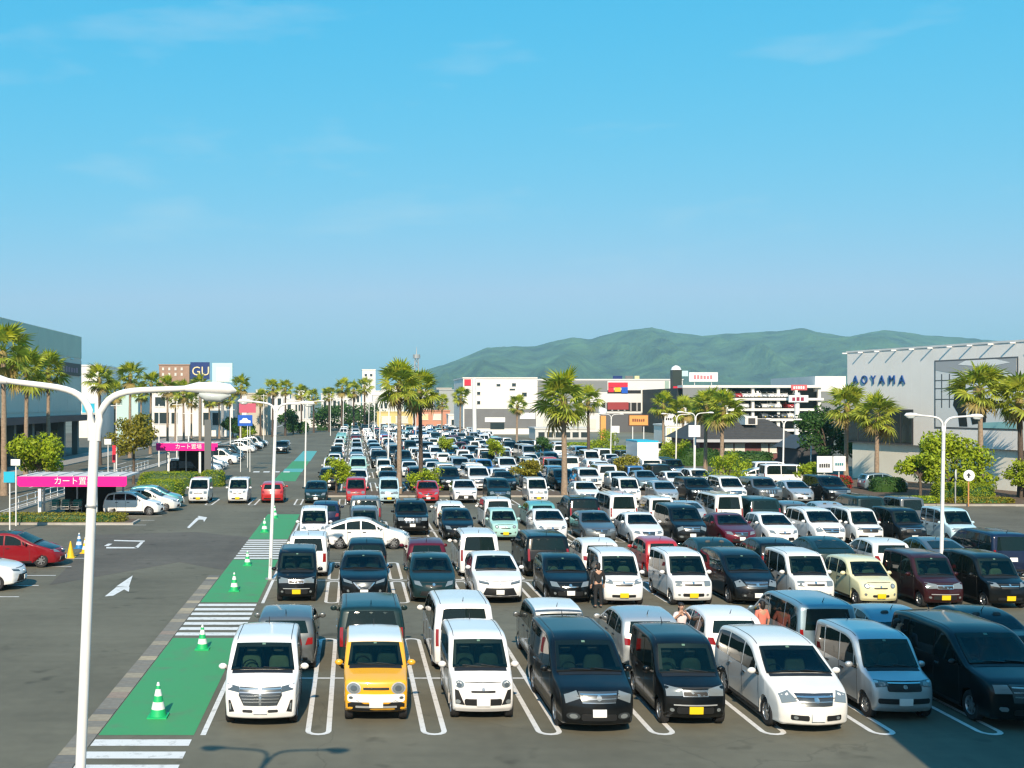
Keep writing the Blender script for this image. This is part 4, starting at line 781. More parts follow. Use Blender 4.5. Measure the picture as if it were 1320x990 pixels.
lamp_post(xat(1213, 45.0), 45.0, 6.78, 'white twin-arm lamp post behind the dark maroon microvan', 1.0)
for px, by, ty, lab in [(393, 628, 517, 'white twin-arm lamp post behind dark green hatchback before the palm planting'), (500, 612, 518, 'white twin-arm lamp post beside twin palms with small sign plate'), (489, 582, 519, 'white twin-arm lamp post in the far rows beyond twin palms'),
    (482, 573, 519, 'slim white lamp post far down the lot'), (475, 567, 519, 'slim white lamp post far down the lot'), (442, 563, 514, 'slim white lamp post far down the lot'), (895, 628, 532, 'white lamp post with white sign board before the paired palms'), (787, 594, 534, 'white lamp post by far hedge and cross road'),
    (871, 612, 534, 'white lamp post in front of the orange billboard'), (1009, 628, 541, 'white lamp post in front of the dark-roofed restaurant'), (1045, 606, 552, 'short grey lamp post by the dark gable roof')]:
    d = F * CH / (by - HY); lamp_post(xat(px, d), d, zat(ty, d), lab, 1.0, True, 8)
for px, d, ty in ((150, 118, 520), (205, 128, 521), (228, 140, 519), (243, 120, 530), (297, 150, 526), (340, 215, 508), (426, 250, 512), (536, 210, 515)):
    b = MB(); b.tube([(0, 0, 0), (0, 0, zat(ty, d))], [.09, .06], 8); r = empty('utility_pole', (xat(px, d), d, 0)); tag(r, 'slim pale utility pole among the roadside palms' if px < 345 else 'slim pale utility pole at the far end of the lot', 'pole', 'slim utility poles' + (' left' if px < 345 else ' far')); b.build('shaft', WHITE_P, r, 40); b = MB(); b.tube([(-.6, 0, zat(ty, d) - .25), (.6, 0, zat(ty, d) - .25)], .04, 6); b.build('cross_arm', WHITE_P, r)
# tall plain pole before the white block
d = 10440 / 45; b = MB(); b.tube([(xat(612, d), d, 0), (xat(611, d), d, zat(488, d))], [.45, .38], 10); tag(b.build('mast_pole', WHITE_P), 'tall thick white mast in front of the white apartment block', 'pole')

# ---------------------------------------------------------------- signs on posts
def board(name, X, Y, z0, z1, wd, m, label, cat='sign', post=WHITE_P, posts=(0,), marks=None, group=None, th=.06):
    r = empty(name, (X, Y, 0)); tag(r, label, cat, group)
    b = MB(); b.box(-wd/2, wd/2, -th/2, th/2, z0, z1); b.build('sign_panel', m, r)
    for p in posts: b = MB(); b.tube([(p, .06 + th/2, 0), (p, .06 + th/2, z1 - .05)], .04 if wd < 2.5 else .09, 8); b.build('post', post, r, 40)
    for n, (me, mm, x, z) in enumerate(marks or ()):
        me.materials.append(mm); link('lettering', me, None, r, (x, -th/2 - .012, z), (R(90), 0, 0))
    return r
WHITE_S = mat('sign_white', (.78, .80, .80), .4); BLUE_S = mat('sign_blue', (.01, .10, .50), .4); NAVY_S = mat('sign_navy', (.008, .035, .16), .4); PINK = mat('magenta_panel', (.80, .004, .26), .4); RED_S = mat('sign_red', (.60, .02, .05), .45); ORANGE = mat('sign_orange', (.75, .33, .09), .5)
DARK_S = mat('sign_dark', (.03, .035, .04), .5); CYAN_S = mat('sign_cyan', (.02, .42, .60), .4); PALEBLUE_S = mat('sign_pale_blue', (.50, .75, .76), .4); CREAM_S = mat('sign_cream', (.7, .6, .35), .5)
def carmark(sc_):   # small car pictogram
    b = MB(); b.prism([(-.5*sc_, -.2*sc_), (.5*sc_, -.2*sc_), (.5*sc_, .02*sc_), (.28*sc_, .08*sc_), (.15*sc_, .25*sc_), (-.2*sc_, .25*sc_), (-.33*sc_, .06*sc_), (-.5*sc_, .02*sc_)], 0, .02); return b.mesh('lettering')
def bars(n, w_, h, gap=.3):     # unreadable line of far lettering
    b = MB(); r2 = random.Random(n); x = -w_/2; st = w_ / n
    for k in range(n):
        b.box(x, x + st*(1 - gap), -h/2, h/2 * r2.uniform(.5, 1), 0, .02)
        x += st
    return b.mesh('lettering')
d = 118; board('direction_sign', xat(316, d), d, zat(549, d), zat(535, d), 1.55, BLUE_S, 'blue sign with white car symbol on two white posts', posts=(-.5, .5), marks=[(carmark(1.15), WHITE_S, 0, zat(542.5, d))])
d = 126; board('pink_sign', xat(319, d), d, zat(532, d), zat(520, d), 1.9, mat('dull_pink', (.50, .09, .15), .5), 'dull pink sign board above the blue car sign')
d = 62; board('notice_board', xat(12, d), d, zat(622, d), zat(608, d), .62, CYAN_S, 'small cyan notice board by the left road')
d = 66; board('notice_board', xat(20, d), d, zat(600, d), zat(592, d), .55, WHITE_S, 'small white notice board behind the cyan one by the left road')
d = 90; X = xat(1054, d)
board('shop_board', xat(1063, d), d, zat(609, d), zat(588, d), 1.25, WHITE_S, 'white board with dark print left of its twin by red shrubs', marks=[(bars(5, .9, .32), DARK_S, 0, zat(600, d))])
board('shop_board', xat(1082, d), d, zat(607, d), zat(588, d), 1.0, WHITE_S, 'white board with teal print right of its twin by red shrubs', marks=[(bars(4, .7, .25), mat('teal_print', (.02, .2, .25), .5), 0, zat(598, d))])
d = 96; board('lamp_sign', xat(893, d) , d - .45, zat(563, d), zat(548, d), 1.0, WHITE_S, 'white square board on the lamp post before the paired palms', posts=(0,))
# round traffic signs by the store
for px, lab in ((1249, 'round white traffic sign on orange post by the store hedge'), (1240, 'round white traffic sign turned away on thin post by store hedge')):
    d = 78.5; r = empty('traffic_sign', (xat(px, d), d + (0 if px == 1249 else .8), 0)); tag(r, lab, 'sign')
    b = MB(); b.lathe([(.001, 0), (.40, 0), (.40, .03), (.001, .03)], 24); o = b.build('sign_disc', WHITE_S, r, 40); o.rotation_euler = (R(90), 0, R(0 if px == 1249 else 55)); o.location = (0, 0, zat(613, d))
    b = MB(); b.tube([(0, .06, 0), (0, .06, zat(608, d))], .05, 8); b.build('post', mat('orange_post', (.55, .26, .10), .5) if px == 1249 else METAL, r, 40)
    if px == 1249:
        b = MB(); b.prism([(-.10, -.16), (.02, -.16), (.02, .0), (.12, 0), (-.04, .2), (-.2, 0), (-.10, 0)], 0, .015); o = b.build('symbol', DARK_S, r); o.rotation_euler = (R(90), 0, 0); o.location = (0, -.035, zat(613, d))
# ---------------------------------------------------------------- traffic cones
def cone(X, Y, H, c1, c2, label, name='traffic_cone'):
    r = empty(name, (X, Y, .006)); tag(r, label, 'cone', 'traffic cones'); rb, rt = .17 * H / .7, .025
    b = MB(); b.box(-.20*H/.7, .20*H/.7, -.20*H/.7, .20*H/.7, 0, .035); b.build('base', c1, r)
    rad = lambda t: lerp(rb, rt, t)
    bands = [(0, .2, c1), (.2, .42, c2), (.42, .60, c1), (.60, .80, c2), (.80, .90, c1), (.90, 1, c2)] if c2 else [(0, 1, c1)]
    for t0, t1, m in bands:
        b = MB(); b.lathe([(rad(t0), .035 + t0*(H-.035)), (rad(t1), .035 + t1*(H-.035))] + ([(.001, H)] if t1 == 1 else []), 16); b.build('cone_band' if c2 else 'cone_body', m, r, 50)
    return r
CG = mat('cone_green', (.01, .42, .14), .5); CY = mat('cone_yellow', (.80, .50, .01), .5); CB = mat('cone_blue', (.015, .18, .42), .5); CW = mat('cone_white', (.75, .77, .76), .5)
for px, py, h, lab in ((204, 924, .80, 'green and white cone on the green walkway nearest the white tall wagon'), (261, 837, .72, 'green and white cone at the end of the first green walkway section by zebra bars'), (302, 762, .72, 'green and white cone mid-way on the second green walkway section'), (319, 729, .66, 'green and white cone at far end of the second green walkway section'), (341, 686, .8, 'green and white cone near the start of the third green walkway section'), (354, 668, .8, 'green and white cone at far end of the third green walkway section')):
    X, Y = gnd(px, py); cone(X, Y, h, CG, CW, lab)
for px, py, c1, c2, lab in ((91, 719, CY, None, 'yellow cone beside the red two-tone car'), (102, 707, CB, CW, 'blue and white banded cone behind the yellow cone'), (110, 713, CY, CW, 'yellow and white cone next to blue cone')):
    X, Y = gnd(px, py); cone(X, Y, .78, c1, c2, lab)
# ---------------------------------------------------------------- cart shelters
def shelter(X0, X1, Y0, Y1, zb, zt, label, txt, ts):
    r = empty('cart_shelter', ((X0+X1)/2, Y0, 0)); tag(r, label, 'shelter'); hw = (X1-X0)/2; D_ = Y1 - Y0
    b = MB(); b.box(-hw, hw, 0, D_, zt - .10, zt + .0); b.build('roof', mat('shelter_roof', (.62, .60, .57), .6, var=.1), r)
    for k in range(7): b = MB(); x = -hw + (k + .5) * 2 * hw / 7; b.box(x - .03, x + .03, .02, D_ - .02, zt + .002, zt + .05); b.build('roof_rib', mat('shelter_roof', (.62, .60, .57)), r)
    b = MB(); b.prism([(-hw - .05 + .12, 0), (hw + .05 - .12, 0), (hw + .05, .12), (hw + .05, zt - zb - .02), (-hw - .05, zt - zb - .02), (-hw - .05, .12)], 0, .10); o = b.build('fascia', PINK, r); o.rotation_euler = (R(90), 0, 0); o.location = (0, -.003, zb)
    for x in (-hw*.62, hw*.42): b = MB(); b.box(x - .1, x + .1, .1, .3, 0, zt - .1); b.build('post', WHITE_P, r)
    for x in (-hw*.85, -hw*.2, hw*.7): b = MB(); b.box(x - .06, x + .06, D_ - .3, D_ - .18, 0, zt - .1); b.build('post', METAL, r)
    b = MB(); b.box(-hw*.45, hw*.55, D_ - .16, D_ - .10, .05, zt - .12); b.build('shade_panel', mat('shelter_shade', (.012, .013, .014), .8), r)  # black panel added; its colour stands in for shade under the roof
    if txt:
        me = text_mesh(txt, ts); me.materials.append(WHITE_S); link('lettering', me, None, r, (.15, -.125, (zb + zt)/2), (R(90), 0, 0))
    return r
shelter(-21.1, -14.3, 70.0, 74.2, 2.05, 2.72, 'cart shelter with magenta fascia and white lettering beside the clipped low hedge', 'カート置場', .52)
shelter(xat(202, 104), xat(280, 104), 104, 107.5, zat(581, 104), zat(571, 104), 'smaller far cart shelter with magenta fascia behind the round hedges', 'カート置場', .5)
# shopping carts under the shelter
TEALP = mat('cart_teal', (.01, .20, .17), .5)
for k, x in enumerate((-19.4, -18.7, -18.0)):
    r = empty('shopping_cart', (x, 72.2, 0.005), R(rng.uniform(-8, 8))); tag(r, 'wire shopping cart with teal seat under the near cart shelter', 'cart', 'shopping carts')
    b = MB()
    for z in (.45, .6, .75, .9): b.tube([(-.25, -.4, z), (.25, -.4, z), (.25, .4, z), (-.25, .4, z), (-.25, -.4, z)], .012, 5)
    for y in (-.4, -.13, .13, .4):
        for sx in (-.25, .25): b.tube([(sx, y, .45), (sx, y, .9)], .01, 5)
    b.build('basket', METAL, r); b = MB(); b.box(-.24, .24, .1, .38, .62, 1.0); b.build('seat', TEALP, r)
    b = MB(); b.tube([(-.27, .45, 1.02), (.27, .45, 1.02)], .02, 6); b.build('handle', TEALP, r)
    for sx in (-.22, .22):
        for sy in (-.38, .38): b = MB(); b.tube([(sx - .015, sy, .06), (sx + .015, sy, .06)], .06, 10); b.build('castor', TYRE, r); 
        b = MB(); b.tube([(sx, -.38, .1), (sx, .38, .2), (sx, .4, .5)], .014, 5); b.build('frame', METAL, r)

# ---------------------------------------------------------------- foliage
def leaf_mat(key, c, var=.35, trans=.25):
    m = bpy.data.materials.new(key); m.use_nodes = True; n = m.node_tree.nodes; l = m.node_tree.links; b = n['Principled BSDF']; b.inputs['Roughness'].default_value = .55; b.inputs['Specular IOR Level'].default_value = .3
    g = n.new('ShaderNodeNewGeometry'); t = n.new('ShaderNodeTexCoord'); z = n.new('ShaderNodeTexNoise'); z.inputs['Scale'].default_value = 1.3; z.inputs['Detail'].default_value = 3; l.new(t.outputs['Object'], z.inputs['Vector'])
    r = n.new('ShaderNodeMapRange'); r.inputs[3].default_value = 1 - var; r.inputs[4].default_value = 1 + var; l.new(g.outputs['Random Per Island'], r.inputs[0])
    hs = n.new('ShaderNodeMixRGB'); hs.inputs['Color1'].default_value = (c[0]*.55, c[1]*.8, c[2]*.9, 1); hs.inputs['Color2'].default_value = (c[0]*1.35, c[1]*1.15, c[2], 1); l.new(z.outputs['Fac'], hs.inputs['Fac'])
    x = n.new('ShaderNodeVectorMath'); x.operation = 'SCALE'; l.new(hs.outputs[0], x.inputs[0]); l.new(r.outputs[0], x.inputs['Scale']); l.new(x.outputs[0], b.inputs['Base Color'])
    tr = n.new('ShaderNodeBsdfTranslucent'); l.new(x.outputs[0], tr.inputs['Color']); ms = n.new('ShaderNodeMixShader'); ms.inputs['Fac'].default_value = trans
    l.new(b.outputs[0], ms.inputs[1]); l.new(tr.outputs[0], ms.inputs[2]); l.new(ms.outputs[0], n['Material Output'].inputs['Surface']); MATS[key] = m; return m
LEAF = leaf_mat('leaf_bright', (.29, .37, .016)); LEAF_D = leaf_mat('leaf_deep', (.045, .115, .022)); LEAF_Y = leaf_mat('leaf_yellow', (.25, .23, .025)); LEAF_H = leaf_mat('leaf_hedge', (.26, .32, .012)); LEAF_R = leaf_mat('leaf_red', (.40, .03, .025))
PALM = leaf_mat('palm_leaf', (.36, .40, .05), .5, .4); PALM_Y = leaf_mat('palm_leaf_young', (.40, .44, .025), .3, .4); PALM_DEAD = leaf_mat('palm_leaf_dry', (.34, .26, .09), .3, .25)
BARK = mat('bark', (.10, .075, .055), .9, var=.3, scale=4, bump=.4); PBARK = mat('palm_bark', (.28, .21, .15), .9, var=.25, scale=6, bump=.5); PBARK_D = mat('palm_bark_dark', (.09, .065, .05), .9, var=.3, scale=6, bump=.5)
def leaves(n, place, size, seed, m, name):
    r = random.Random(seed); v = []; f = []
    for k in range(n):
        p, nn = place(r); s = size * r.uniform(.6, 1.35)
        d = Vector((r.gauss(0, 1), r.gauss(0, 1), r.gauss(0, 1))) * .8 + nn * 1.0
        if d.length < 1e-4: continue
        d.normalize(); a = d.orthogonal().normalized(); a.rotate(Matrix.Rotation(r.uniform(0, 6.28), 3, d)); b_ = d.cross(a); i = len(v)
        v += [tuple(p - a*s), tuple(p + b_*s*.45), tuple(p + a*s), tuple(p - b_*s*.45)]; f.append((i, i+1, i+2, i+3))
    me = bpy.data.meshes.new(name); me.from_pydata(v, [], f); me.materials.append(m); return me
def clump_place(clumps):
    tot = sum(c[3]**2 for c in clumps)
    def fn(r):
        u = r.uniform(0, tot)
        for cx, cy_, cz, rad in clumps:
            u -= rad**2
            if u <= 0: break
        d = Vector((r.gauss(0, 1), r.gauss(0, 1), r.gauss(0, 1))); d.normalize(); q = r.uniform(.55, 1.05) if r.random() < .8 else r.uniform(0, .6)
        return Vector((cx, cy_, cz)) + Vector((d.x, d.y, d.z*.8)) * rad * q, d
    return fn
def tree(X, Y, H, cr, label, m, trunk=.35, seed=1, n=3500, size=.13, group='leafy trees', nm='leafy_tree', flat=.75):
    r = random.Random(seed); root = empty(nm, (X, Y, 0)); tag(root, label, 'tree', group)
    zc = H - cr * flat; clumps = []
    for k in range(16):
        a = r.uniform(0, 6.28); q = r.uniform(.25, .85); e = r.uniform(-.7, .85); rr = cr * r.uniform(.24, .44)
        clumps.append((cr*q*math.cos(a)*math.sqrt(max(.1, 1-e*e)), cr*q*math.sin(a)*math.sqrt(max(.1, 1-e*e)), zc + e*cr*flat*.75, rr))
    link('crown', leaves(n, clump_place(clumps), size, seed, m, 'crown'), None, root)
    b = MB(); th = max(.5, zc - cr*flat*.4); b.tube([(0, 0, -.02), (.04, .02, th*.5), (0, .05, th)], [trunk*.5, trunk*.42, trunk*.36], 9)
    for c in clumps[:9]: b.tube([(0, .05, th*.9), (c[0]*.45, c[1]*.45, lerp(th, c[2], .6)), (c[0]*.85, c[1]*.85, c[2])], [trunk*.26, trunk*.16, trunk*.06], 6)
    b.build('trunk', BARK, root, 50); return root
def hedge(X, Y, lx, ly, h, label, m=None, n=2500, size=.07, seed=3, rounded=True, rz=0, group='clipped hedges'):
    root = empty('hedge', (X, Y, 0), rz); tag(root, label, 'hedge', group)
    def pl(r):
        while True:
            p = Vector((r.uniform(-1, 1), r.uniform(-1, 1), r.uniform(0, 1))); e = 6 if rounded else 14
            g = abs(p.x)**e + abs(p.y)**e + p.z**e
            if g < .02: continue
            t = (1 / g) ** (1/e); q = p * t * r.uniform(.93, 1.03); return Vector((q.x*lx/2, q.y*ly/2, q.z*h)), Vector((p.x, p.y, p.z)).normalized()
    link('leaf_mass', leaves(n, pl, size, seed, m or LEAF_H, 'leaf_mass'), None, root)
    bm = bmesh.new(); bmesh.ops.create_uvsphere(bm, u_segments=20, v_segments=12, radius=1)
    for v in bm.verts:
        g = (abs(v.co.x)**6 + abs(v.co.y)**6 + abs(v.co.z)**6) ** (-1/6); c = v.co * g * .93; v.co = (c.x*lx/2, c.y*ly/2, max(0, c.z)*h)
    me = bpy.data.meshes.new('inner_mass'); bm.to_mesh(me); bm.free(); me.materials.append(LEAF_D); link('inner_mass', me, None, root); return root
# palm: fronds are parts, shared fan-leaf meshes
def frond_mesh(seed, m, droop):
    r = random.Random(seed); b = MB(); Lp = 1.05
    def P(t): return Vector((t, 0, -.10 * droop * t * t))
    b.tube([P(0), P(.5), P(Lp)], [.035, .026, .018], 4, False)
    c = P(Lp); nseg = 17
    for k in range(nseg):
        a = lerp(-2.0, 2.0, k / (nseg - 1)); ln = (1.15 - .32 * (abs(a) / 2.0)**2) * r.uniform(.88, 1.08); wd = .085
        d = Vector((math.cos(a), math.sin(a), .10 * abs(math.sin(a)))); sd = Vector((-math.sin(a), math.cos(a), 0)); dr = droop * r.uniform(.7, 1.3)
        p0 = c; p1 = c + d * ln * .55 - Vector((0, 0, .06 * dr)); p2 = c + d * ln - Vector((0, 0, .38 * dr))
        b.quad(p0, p1 - sd * wd + Vector((0, 0, .03)), p2, p1 + sd * wd + Vector((0, 0, .03)))
        b.quad(p0, p1 + sd * wd * .2 - Vector((0, 0, .03)), p1 + sd * wd + Vector((0, 0, .03)), p0)if False else None
    return b.mesh('frond', m)
FR = [frond_mesh(i, PALM, .8 + .2 * i) for i in range(3)]; FRY = [frond_mesh(9, PALM_Y, .45)]; FRD = [frond_mesh(20 + i, PALM_DEAD, 1.5) for i in range(2)]
def palm(X, Y, H, cw, label, seed, near=True, nf=44, dark=False, group='fan palms'):
    r = random.Random(seed); root = empty('palm_tree', (X, Y, 0)); tag(root, label, 'palm tree', group)
    cw *= .90; sc_ = cw / 4.1; top = H - 1.55 * sc_
    lean = r.uniform(-.15, .15); b = MB(); N = 9; pts = []; rad = []
    for k in range(N + 1): t = k / N; pts.append((lean * (t*t - 1) , 0, top * t - .02)); rad.append((.27 - .09 * t + (.05 if k % 2 else 0) * .4 + (.10 * (1 - t*6) if t < .16 else 0)) * max(.7, sc_) * .74)
    b.tube(pts, rad, 10); b.build('trunk', PBARK_D if dark else PBARK, root, 50)
    sk = MB(); sk.lathe([(.20*sc_, top - .5*sc_), (.30*sc_, top - .25*sc_), (.26*sc_, top + .1*sc_), (.08*sc_, top + .3*sc_)], 9); sk.build('leaf_boots', PALM_DEAD, root, 40)
    items = []
    for k in range(nf):
        u = k / (nf - 1); el = R(84) - u * R(134) + R(r.uniform(-10, 10)); az = k * 2.39996 + r.uniform(-.35, .35)
        me = (FRY[0] if u < .16 else FR[r.randrange(3)]) if u < .90 else FRD[r.randrange(2)]
        s_ = sc_ * r.uniform(.74, 1.12) * (.85 if u < .12 else 1)
        items.append((me, Matrix.Translation((0, 0, top + .25*sc_ - .5*u*sc_)) @ Matrix.Rotation(az, 4, 'Z') @ Matrix.Rotation(-el, 4, 'Y') @ Matrix.Rotation(r.uniform(-.7, .7), 4, 'X') @ Matrix.Scale(s_, 4)))
    if near:
        for me, mx_ in items: o = link('frond', me, None, root); o.matrix_local = mx_
    else:
        bm = bmesh.new()
        for me, mx_ in items:
            t = me.copy(); t.transform(mx_); n0 = len(bm.faces); bm.from_mesh(t); bm.faces.ensure_lookup_table(); ix = 0 if me in FR else (1 if me in FRY else 2)
            for f in bm.faces[n0:]: f.material_index = ix
            bpy.data.meshes.remove(t)
        me = bpy.data.meshes.new('crown'); bm.to_mesh(me); bm.free()
        for m in (PALM, PALM_Y, PALM_DEAD): me.materials.append(m)
        link('crown', me, None, root)
    return root
for i, (px, ty, d, cw, near, dark, lab) in enumerate([
    (726, 486, 87, 5.4, 1, 0, 'single tall fan palm standing in the planting behind the white microvan'), (515, 470, 88, 4.7, 1, 0, 'left fan palm of the close pair, pale trunk, beside lamp post with sign plate'), (541, 481, 93, 4.5, 1, 1, 'right fan palm of the close pair, dark trunk'),
    (911, 503, 112, 4.6, 1, 0, 'left fan palm of the pair in front of dark-roofed restaurant'), (932, 506, 108, 5.0, 1, 0, 'right fan palm of the pair in front of the dark-roofed restaurant'), (1092, 501, 104, 4.8, 1, 0, 'fan palm at the corner of the grey store next to dark green tree'),
    (1131, 511, 99, 4.9, 1, 0, 'fan palm before the dark window band of the grey store'), (1263, 474, 85, 4.9, 1, 0, 'fan palm in front of the large photo poster on the store'), (1314, 488, 85, 4.9, 1, 1, 'fan palm beside the near end of the store poster'),
    (758, 500, 132, 4.6, 0, 1, 'dark-trunked fan palm behind the single tall palm'), (594, 500, 215, 4.8, 0, 0, 'far fan palm before the grey warehouse wall'), (667, 511, 200, 4.8, 0, 0, 'far fan palm before the white apartment block'), (855, 507, 150, 4.6, 0, 0, 'fan palm left of the dark sign tower'), (880, 514, 150, 4.4, 0, 0, 'fan palm before the dark sign tower'),
    (4, 424, 88, 6.0, 0, 0, 'fan palm at the roadside by the near part of grey mall'), (35, 453, 101, 5.2, 1, 0, 'fan palm with leaning crown in front of the grey mall wall'), (63, 456, 109, 5.0, 1, 0, 'fan palm second along the road before the grey mall'), (128, 473, 131, 4.6, 0, 1, 'fan palm by the far corner of the grey mall'),
    (168, 468, 149, 5.0, 0, 0, 'roadside fan palm beyond the grey mall'), (195, 480, 160, 4.6, 0, 0, 'roadside fan palm before the brown building'), (216, 486, 172, 4.6, 0, 0, 'roadside fan palm before the white shops'), (236, 492, 185, 4.8, 0, 0, 'roadside fan palm left of the navy sign tower'), (258, 484, 210, 5.2, 0, 0, 'roadside fan palm below the navy sign tower'), (282, 498, 230, 4.8, 0, 0, 'roadside fan palm below the pale sign tower'), (311, 485, 190, 4.8, 0, 0, 'roadside fan palm beside the blue car sign'),
    (352, 490, 240, 5.0, 0, 1, 'far fan palm at the end of the left road'), (368, 491, 250, 5.0, 0, 1, 'far fan palm at the end of the left road'), (388, 497, 270, 5.0, 0, 1, 'far fan palm at the end of the left road'), (441, 489, 280, 6.0, 0, 1, 'far fan palm at the end of the lot'), (456, 492, 290, 6.0, 0, 1, 'far fan palm at the end of the lot'), (470, 488, 300, 6.5, 0, 1, 'far fan palm at the end of the lot'), (424, 500, 285, 5.0, 0, 1, 'far fan palm at the end of the lot'), (148, 494, 175, 4.4, 0, 0, 'short fan palm before the pale teal shop'), (182, 496, 190, 4.4, 0, 0, 'short fan palm at the left end of the white shops'), (226, 503, 205, 4.4, 0, 0, 'short fan palm before the dark glass bays of the white shops'), (247, 505, 215, 4.4, 0, 0, 'short fan palm near the middle of the white shops'), (270, 507, 225, 4.4, 0, 0, 'short fan palm under the lamp head before the white shops'), (296, 505, 232, 4.4, 0, 1, 'short fan palm at the right end of the white shops'), (404, 503, 276, 5.0, 0, 1, 'far fan palm between left road and lot end'), (335, 503, 248, 5.0, 0, 1, 'far fan palm before the tan house'), (570, 510, 260, 4.6, 0, 0, 'far fan palm before the salmon shop')]):
    palm(xat(px, d), d, zat(ty, d), cw, lab, 100 + i, bool(near), 36 if near else 26, bool(dark))
# planting strip kerb and shrubs behind the row of cars
def kerb_bed(name, x0, x1, y0, y1, h=.13):
    b = MB(); b.box(x0, x1, y0, y1, -.02, h); o = structure(b.build(name, CONC)); b2 = MB(); b2.box(x0 + .15, x1 - .15, y0 + .15, y1 - .15, h - .05, h + .02); o2 = b2.build('soil', mat('soil', (.11, .075, .05), .95, var=.3, scale=3), o); return o
kerb_bed('planting_bed', -3.2, 30, 86.4, 90.6); kerb_bed('planting_bed', 40.0, 60, 78.8, 104)
for i, (px, d, h, cr, m, lab) in enumerate([(433, 88.5, 3.0, 1.5, LEAF, 'small bright tree in the planting beside the dark green hatchback'), (548, 89, 2.4, 1.6, LEAF, 'small bushy tree in the planting by the twin palms'), (680, 89, 3.0, 1.3, LEAF_Y, 'small yellow green tree left of the single tall palm'), (808, 100, 2.8, 1.5, LEAF_Y, 'round yellow green tree right of single tall palm'), (940, 92, 3.4, 2.1, LEAF, 'bushy tree under the restaurant palms'), (776, 150, 4.2, 2.2, LEAF, 'round bright green tree by the far cross road hedge'), (1042, 92, 2.6, 1.3, LEAF, 'small tree left of the twin white boards'), (640, 124, 3.4, 1.4, LEAF, 'small bright tree among the far rows before the apartment block'), (700, 140, 3.4, 1.5, LEAF_D, 'small dark tree among the far rows before the low pale shops'), (575, 140, 3.2, 1.3, LEAF, 'small bright tree among the far rows before the warehouse'), (868, 122, 3.6, 1.8, LEAF, 'bushy bright tree behind the box truck')]):
    tree(xat(px, d), d, h, cr, lab, m, .2, 40 + i, 1800, .12)
tree(xat(50, 88), 88, zat(550, 88), 2.9, 'broad leafy tree behind the near cart shelter', LEAF, .3, 61, 5000, .16)
tree(xat(172, 100), 100, zat(527, 100), 2.5, 'leafy tree with orange tinge beside far cart shelter road', LEAF_Y, .3, 62, 3600, .16, flat=1.0)
tree(xat(1225, 84), 84, zat(553, 84), 3.3, 'large bright leafy tree in front of grey store wall', LEAF, .35, 63, 6500, .16, flat=.9)
tree(xat(1186, 82.5), 82.5, zat(580, 82.5), 1.7, 'smaller leafy tree left of the large bright store tree', LEAF, .25, 64, 2600, .14)
tree(xat(1068, 116), 116, zat(517, 116), 3.6, 'dark green dense tree beside the dark gable roof', LEAF_D, .4, 65, 6000, .18, flat=1.0)
tree(xat(1316, 84), 84, zat(592, 84), 1.5, 'small tree by the white end pillar of the store', LEAF, .25, 66, 2000, .13)
for i, (px, d, h, cr) in enumerate([(420, 300, 7, 6), (446, 310, 8, 7), (468, 320, 7.5, 6), (315, 230, 4, 2.2), (378, 262, 6, 4), (300, 235, 4.5, 2.5)]):
    tree(xat(px, d), d, h, cr, ['dark tree mass at far end of the lot', 'dark tree at the left road end'][i > 2], LEAF_D, .4, 80 + i, 1800, .4, 'dark trees at the far end')
tree(xat(318, 205), 205, 2.8, 2.0, 'small round green shrub tree beyond the black suv', LEAF, .2, 90, 900, .2)
hedge(xat(205, 86), 86.5, 3.6, 2.4, 1.35, 'round clipped green hedge nearest the white microvan', seed=5); hedge(xat(222, 96), 96, 5.6, 2.4, 1.4, 'longer clipped green hedge behind the round one', seed=6)
hedge(xat(275, 98), 98, 2.0, 2.0, 1.4, 'small clipped bush right of the longer hedge', seed=8, n=1200)
hedge(-18.0, 67.6, 8.2, 1.5, .62, 'low clipped hedge in front of the near cart shelter', LEAF_Y, 3500, .06, 7, False); kerb_bed('hedge_bed', -22.4, -13.2, 66.6, 68.9)
hedge(-24.2, 62, 1.2, 9, .7, 'low hedge strip along the left road', LEAF_Y, 2500, .06, 17, False)
hedge(xat(1222, 81), 81.0, 2.0, 1.5, 1.5, 'clipped green box hedge left of the round traffic sign', seed=9); hedge(xat(1256, 81), 81.0, 2.4, 1.6, 1.45, 'clipped green box hedge right of the round traffic sign', seed=10)
hedge(45.2, 79.9, 4.6, 1.0, .55, 'low ragged hedge below the store wall', LEAF_Y, 2500, .08, 11); hedge(41.0, 80.0, 2.2, 1.2, .6, 'low shrub left of the clipped store hedges', LEAF, 1200, .08, 12)
hedge(xat(1070, 94), 94, 3.4, 1.4, 1.2, 'red-leaved shrub behind the twin white boards', LEAF_R, 1500, .10, 13, group='red shrubs'); hedge(xat(1160, 88), 90, 2.6, 1.5, 1.3, 'dark clipped bush beside the blue grey hatchback', LEAF_D, 1200, .09, 14)
for px, d, lx in ((775, 165, 9), (806, 152, 8), (745, 178, 6)): hedge(xat(px, d), d, lx, 1.6, 1.0, 'low green hedge along the far cross road', LEAF, 1200, .16, int(px))
for px, d, lx in ((890, 130, 7), (960, 122, 6)): hedge(xat(px, d), d, lx, 2, 2.0, 'dark hedge behind the lamp post with square board' if px == 890 else 'dark hedge under the restaurant windows', LEAF_D, 1500, .16, int(px))
